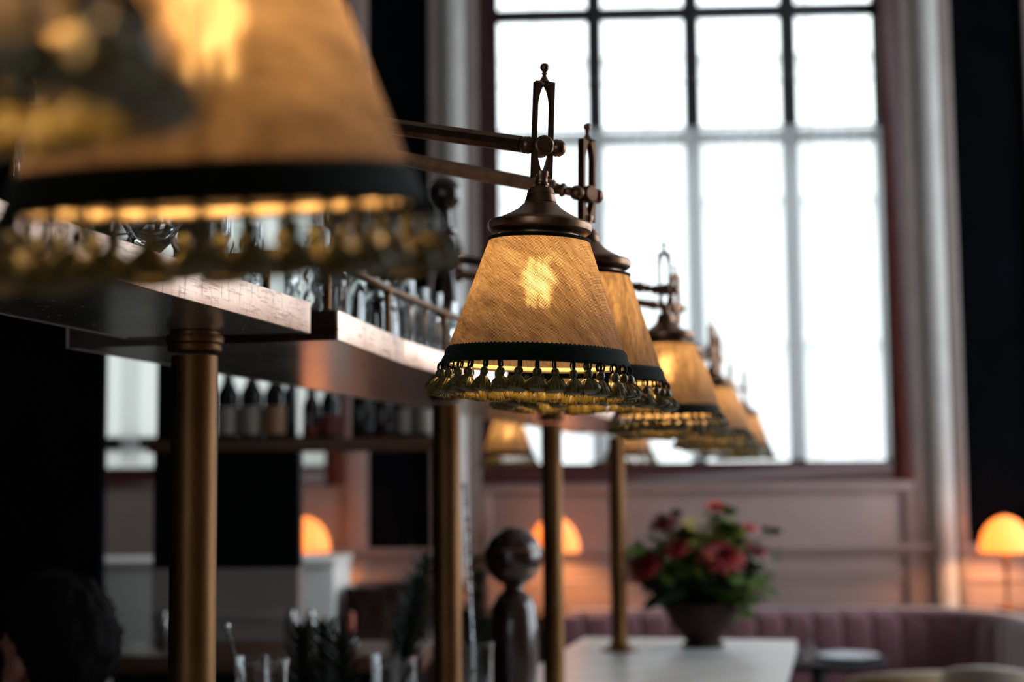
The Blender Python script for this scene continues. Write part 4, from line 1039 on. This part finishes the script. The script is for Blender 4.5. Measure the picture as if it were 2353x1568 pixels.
# table lamps with amber domes
YL = YB_ + 0.26
sc_l = (onwall(2370, 1270, YL).x - onwall(2250, 1270, YL).x) / 2
dome_o = [(sc_l * math.cos(t), sc_l * 1.40 * math.sin(t)) for t in [PI / 2 * k / 14 for k in range(15)]]
domeM = MB().lathe(dome_o[:-1] + [(0.012, sc_l * 1.40)] + [(r * 0.97, z * 0.97) for r, z in reversed(dome_o[:-1])], 72, caps=False, rfun=lambda r, z, a, i: r * (1 + 0.012 * math.sin(18 * a))).mesh('dome')
def table_lamp(px, label):
    x = onwall(px, 1270, YL).x; zr = onwall(px, 1270, YL).z
    Mx = MW @ T((x, YL, zl + 0.0005)); root = thing('dome_table_lamp', label, 'lamp', Mx, 'amber dome table lamps')
    h = zr - zl
    link('shade', domeM, 'amber_dome', root, (0, 0, h))
    MB().lathe([(0.055, 0), (0.058, 0.004), (0.055, 0.016), (0.020, 0.024), (0.012, 0.03)], 32).build('base', 'aged_brass', root)
    MB().lathe([(0.012, 0.028), (0.009, 0.05), (0.010, h * 0.6), (0.016, h - 0.05), (0.018, h - 0.01), (0.011, h + 0.01), (0.009, h + sc_l * 1.2)], 24).build('stem', 'aged_brass', root)
    MB().ball((0, 0, h + sc_l * 1.42), 0.012, 12, 8).build('finial', 'aged_brass', root)
    MB().ball((0, 0, h + sc_l * 0.5), 0.03, 16, 10).build('bulb', 'bulb_glass', root)
    ld = bpy.data.lights.new('table_bulb_light', 'POINT'); ld.energy = 15.0; ld.color = (1.0, 0.45, 0.14); ld.shadow_soft_size = 0.03
    lo = bpy.data.objects.new('table_bulb_light', ld); COL.objects.link(lo); lo.parent = root; lo.location = (0.045, -0.02, h + sc_l * 0.45)
table_lamp(2311, 'glowing amber dome table lamp at the right edge, by the dark wall')
table_lamp(1274, 'glowing amber dome table lamp right behind the third brass column')
table_lamp(700, 'glowing amber dome table lamp below the frosted window')
# round table with plate and glasses
ct = pt(1880, 1512, 7.05); ct = MWI @ ct; ztb = ct.z
root = thing('round_table', 'small dark round table before the banquette, laid with a plate', 'table', MW @ T((ct.x, ct.y, 0)))
MB().lathe([(0.0, ztb - 0.03), (0.30, ztb - 0.03), (0.315, ztb - 0.02), (0.315, ztb - 0.006), (0.31, ztb)], 56).build('table_top', 'table_top', root)
MB().lathe([(0.035, 0.02), (0.03, 0.3), (0.035, ztb - 0.03)], 24).build('pedestal', 'iron', root)
MB().lathe([(0.22, 0.0), (0.22, 0.012), (0.06, 0.03), (0.04, 0.05)], 40).build('foot', 'iron', root)
def dish(dx, dy, s_, lb):
    o = MB().lathe([(0, 0.004), (0.06 * s_, 0.003), (0.075 * s_, 0.0), (0.08 * s_, 0.004), (0.125 * s_, 0.016), (0.135 * s_, 0.018), (0.125 * s_, 0.021), (0.08 * s_, 0.010), (0.0, 0.009)], 48, caps=False).build('plate', 'white_china')
    o.matrix_world = MW @ T((ct.x + dx, ct.y + dy, ztb + 0.0005)); tag(o, lb, 'plate')
dish(0.13, -0.05, 1.05, 'white plate on the small dark table')
for k, (dx, dy, s_, lb) in enumerate([(-0.12, 0.06, 1.0, 'clear wine glass left of the plate on the dark table'), (-0.02, 0.14, 1.05, 'clear wine glass behind the plate on the dark table'), (-0.06, -0.1, 0.9, 'short clear glass at the near left of the plate')]):
    o = link('plain_tumbler', GM['plain'], 'clear_glass'); o.matrix_world = MW @ T((ct.x + dx, ct.y + dy, ztb + 0.0008)) @ Matrix.Scale(s_, 4); tag(o, lb.replace('wine glass', 'tumbler'), 'glass', 'glasses on the round table')
o = MB().lathe([(0, 0), (0.05, 0), (0.05, 0.01), (0.0, 0.012)], 24, caps=False)
# upholstered chairs, backs towards the counter
def chair(px, py, d, wd, mat, label, rz):
    tpnt = MWI @ pt(px, py, d); zt_ = tpnt.z
    root = thing('upholstered_chair', label, 'chair', MW @ T((tpnt.x, tpnt.y, 0)) @ RZ(rz), 'upholstered dining chairs')
    vs = []; fs = []; n = 18
    R = wd / 2
    mb = MB()
    for side, rr in ((0, R), (1, R - 0.06)):
        for j in range(7):
            for i in range(n + 1):
                a = PI + PI * i / n; crown = 1 - 0.10 * (abs(i - n / 2) / (n / 2)) ** 2
                z = 0.40 + (zt_ - 0.40) * (j / 6) * crown
                q = rr + (0.025 * math.sin(PI * j / 6) if side == 0 else 0)
                vs.append((q * math.cos(a), q * math.sin(a) * 0.9, z))
    N = 7 * (n + 1)
    for j in range(6):
        for i in range(n):
            q = j * (n + 1) + i; fs += [(q, q + 1, q + n + 2, q + n + 1), (N + q, N + q + n + 1, N + q + n + 2, N + q + 1)]
    for i in range(n):
        fs += [(i, N + i, N + i + 1, i + 1), (6 * (n + 1) + i, 6 * (n + 1) + i + 1, N + 6 * (n + 1) + i + 1, N + 6 * (n + 1) + i)]
    for j in range(6):
        for i in (0, n): q = j * (n + 1) + i; fs.append((q, q + n + 1, N + q + n + 1, N + q))
    o = mb.add(vs, fs).build('back_shell', mat, root, bevel=0.012)
    MB().ball((0, -0.02, 0.42), 1.0, 28, 12, sc=(R - 0.06, R * 0.85, 0.06), e=0.5, e2=0.8).build('seat', mat, root)
    for sx_ in (-1, 1):
        for sy_ in (-1, 1): MB().tube([(sx_ * R * 0.55, sy_ * R * 0.5, 0.38), (sx_ * R * 0.68, sy_ * R * 0.62, 0.0)], [0.02, 0.012], 10).build('leg', 'dark_wood', root)
chair(2095, 1528, 6.1, 0.55, 'tan_fabric', 'olive tan upholstered chair whose back top shows at the bottom right', 0.15)
chair(2296, 1522, 5.3, 0.40, 'beige_fabric', 'pale beige upholstered chair at the bottom right corner', -0.5)

# ================================================================== PERSON (left foreground, dark head)
DP = 2.8
hc = pt(112, 1497, DP)
hs = DP / FPX
Mp = T((hc.x, hc.y, 0)) @ RZ(math.radians(166))      # local +x is where the face looks (to the picture's left)
per = None
zh = hc.z
def capsule(mb, a, b, ra, rb, seg=14):
    a, b = Vector(a), Vector(b); n = 6
    mb.tube([a.lerp(b, i / n) for i in range(n + 1)], [ra + (rb - ra) * i / n for i in range(n + 1)], seg)
    mb.ball(a, ra, seg, 8); mb.ball(b, rb, seg, 8)
def flesh(name, mbs, mat, voxel, parent, smooth_it=6):
    o = mbs.build(name, mat, parent, smooth=True)
    r = o.modifiers.new('remesh', 'REMESH'); r.mode = 'VOXEL'; r.voxel_size = voxel; r.use_smooth_shade = True
    s = o.modifiers.new('smooth', 'SMOOTH'); s.iterations = smooth_it; s.factor = 0.5
    return o
b = MB()
b.ball((-0.008, 0, zh + 0.015), 1, 24, 16, sc=(0.096, 0.076, 0.105))          # skull
b.ball((0.035, 0, zh - 0.050), 1, 20, 12, sc=(0.058, 0.055, 0.062))           # jaw
b.ball((0.062, 0, zh - 0.088), 0.022, 12, 8)                                   # chin
b.ball((0.092, 0, zh - 0.022), 0.012, 10, 8, sc=(1.2, 0.9, 1.6))               # nose
b.ball((0.086, 0, zh + 0.012), 0.014, 10, 8, sc=(0.8, 1.0, 2.0))
b.ball((0.086, 0, zh - 0.062), 0.010, 10, 8, sc=(0.8, 2.0, 0.9))               # lips
for s_ in (-1, 1):
    b.ball((0.083, s_ * 0.030, zh + 0.012), 0.012, 10, 8, sc=(0.5, 1.2, 0.7))  # eyes
    b.ball((-0.002, s_ * 0.080, zh - 0.020), 1, 12, 8, sc=(0.019, 0.010, 0.033))   # ears
capsule(b, (-0.015, 0, zh - 0.06), (-0.035, 0, zh - 0.19), 0.056, 0.060)       # neck
zsx = zh - 0.24
b.ball((-0.03, 0, zsx - 0.10), 1, 24, 14, sc=(0.105, 0.175, 0.17)); b.ball((-0.02, 0, zsx - 0.32), 1, 24, 14, sc=(0.10, 0.145, 0.20)); b.ball((-0.02, 0, zsx - 0.50), 1, 24, 12, sc=(0.11, 0.165, 0.13))
for s_ in (-1, 1):
    capsule(b, (-0.03, s_ * 0.165, zsx - 0.03), (0.02, s_ * 0.225, zsx - 0.29), 0.052, 0.040)
    capsule(b, (0.02, s_ * 0.225, zsx - 0.29), (0.22, s_ * 0.16, zsx - 0.36), 0.038, 0.026)
    hx, hy, hz = 0.27, s_ * 0.145, zsx - 0.38
    b.ball((hx - 0.01, hy, hz), 1, 14, 10, sc=(0.045, 0.036, 0.015))
    for k, L in enumerate((0.060, 0.070, 0.066, 0.050)):
        fy = hy + (k - 1.5) * 0.019
        capsule(b, (hx + 0.028, fy, hz), (hx + 0.028 + L * 0.5, fy, hz - 0.006), 0.009, 0.0085, 8); capsule(b, (hx + 0.028 + L * 0.5, fy, hz - 0.006), (hx + 0.024 + L * 0.9, fy, hz - 0.026), 0.0085, 0.007, 8)
    capsule(b, (hx - 0.015, hy - s_ * 0.032, hz), (hx + 0.022, hy - s_ * 0.052, hz - 0.008), 0.0105, 0.0085, 8)
    capsule(b, (-0.02, s_ * 0.085, zsx - 0.52), (0.01, s_ * 0.095, (zsx - 0.52) * 0.52), 0.082, 0.058); capsule(b, (0.01, s_ * 0.095, (zsx - 0.52) * 0.52), (-0.02, s_ * 0.10, 0.09), 0.056, 0.036)
    b.ball((0.05, s_ * 0.105, 0.045), 1, 16, 10, sc=(0.125, 0.045, 0.044))
per = flesh('person', b, 'skin', 0.0062, None); per.matrix_world = Mp
tag(per, 'person with short black hair, head seen from behind at the lower left', 'person')
hm = MB(); nn = 34; vs = []; fs = []
for i in range(nn + 1):
    th = PI * i / nn
    for k in range(64):
        a = 2 * PI * k / 64; dx, dy, dz = math.sin(th) * math.cos(a), math.sin(th) * math.sin(a), math.cos(th)
        v = Vector((dx, dy, dz)); bumpy = 0.010 * noise.noise(v * 5) + 0.006 * noise.noise(v * 16)
        lim = 0.30 - 0.0
        face = max(0.0, dx * 0.9 + 0.1) * max(0.0, 0.45 - dz)      # pull the hair back from the face
        side = max(0.0, abs(dy) - 0.55) * max(0.0, -dz) * max(0.0, dx + 0.25)
        sh = 1.0 - 0.55 * min(1, face * 2.0) - 0.8 * min(0.5, side * 2)
        if dz < -0.55: sh *= 1 - 0.55 * (-dz - 0.55)
        vs.append(((-0.020 + 0.122 * dx * 1.0) * sh + bumpy * dx, (0.100 * dy) * sh + bumpy * dy, 0.018 + (0.128 * dz) * (1 if dz > 0 else 0.95) * sh + bumpy * dz))
for i in range(nn):
    for k in range(64): fs.append((i * 64 + k, i * 64 + (k + 1) % 64, (i + 1) * 64 + (k + 1) % 64, (i + 1) * 64 + k))
hm.add(vs, fs, T((0, 0, zh)))
hair = hm.build('hair', 'hair', per, angle=180)
# loose hair strands so that the outline is not a clean edge
mb = MB(); rnd = random.Random(3)
for i in range(420):
    dz = rnd.uniform(-0.5, 1); a = rnd.uniform(0, 2 * PI); q = math.sqrt(1 - dz * dz); v = Vector((q * math.cos(a), q * math.sin(a), dz))
    if v.x > 0.45 and dz < 0.5: continue
    p0 = Vector((-0.020 + 0.116 * v.x, 0.095 * v.y, zh + 0.018 + 0.122 * v.z)); tn = v.cross(Vector((rnd.uniform(-1, 1), rnd.uniform(-1, 1), rnd.uniform(-1, 1)))).normalized()
    mb.tube([p0, p0 + v * 0.010 + tn * 0.006, p0 + v * 0.016 + tn * 0.018], [0.0007, 0.0006, 0.0002], 3)
o = mb.build('loose_hair', 'hair', hair); o['kind'] = 'stuff'
c = MB()
c.ball((-0.03, 0, zsx - 0.10), 1, 24, 14, sc=(0.115, 0.187, 0.18)); c.ball((-0.02, 0, zsx - 0.32), 1, 24, 14, sc=(0.112, 0.157, 0.21)); c.ball((-0.02, 0, zsx - 0.50), 1, 24, 12, sc=(0.122, 0.177, 0.14))
capsule(c, (-0.022, 0, zsx + 0.02), (-0.032, 0, zsx - 0.08), 0.068, 0.085)
for s_ in (-1, 1):
    capsule(c, (-0.03, s_ * 0.165, zsx - 0.03), (0.02, s_ * 0.225, zsx - 0.29), 0.063, 0.052); capsule(c, (0.02, s_ * 0.225, zsx - 0.29), (0.19, s_ * 0.17, zsx - 0.35), 0.050, 0.038)
flesh('shirt', c, 'black_cloth', 0.009, per)
c = MB(); c.ball((-0.02, 0, zsx - 0.53), 1, 24, 12, sc=(0.126, 0.180, 0.11))
for s_ in (-1, 1):
    capsule(c, (-0.02, s_ * 0.085, zsx - 0.52), (0.01, s_ * 0.095, (zsx - 0.52) * 0.52), 0.094, 0.070); capsule(c, (0.01, s_ * 0.095, (zsx - 0.52) * 0.52), (-0.02, s_ * 0.10, 0.10), 0.068, 0.055)
flesh('trousers', c, 'black_cloth', 0.010, per)
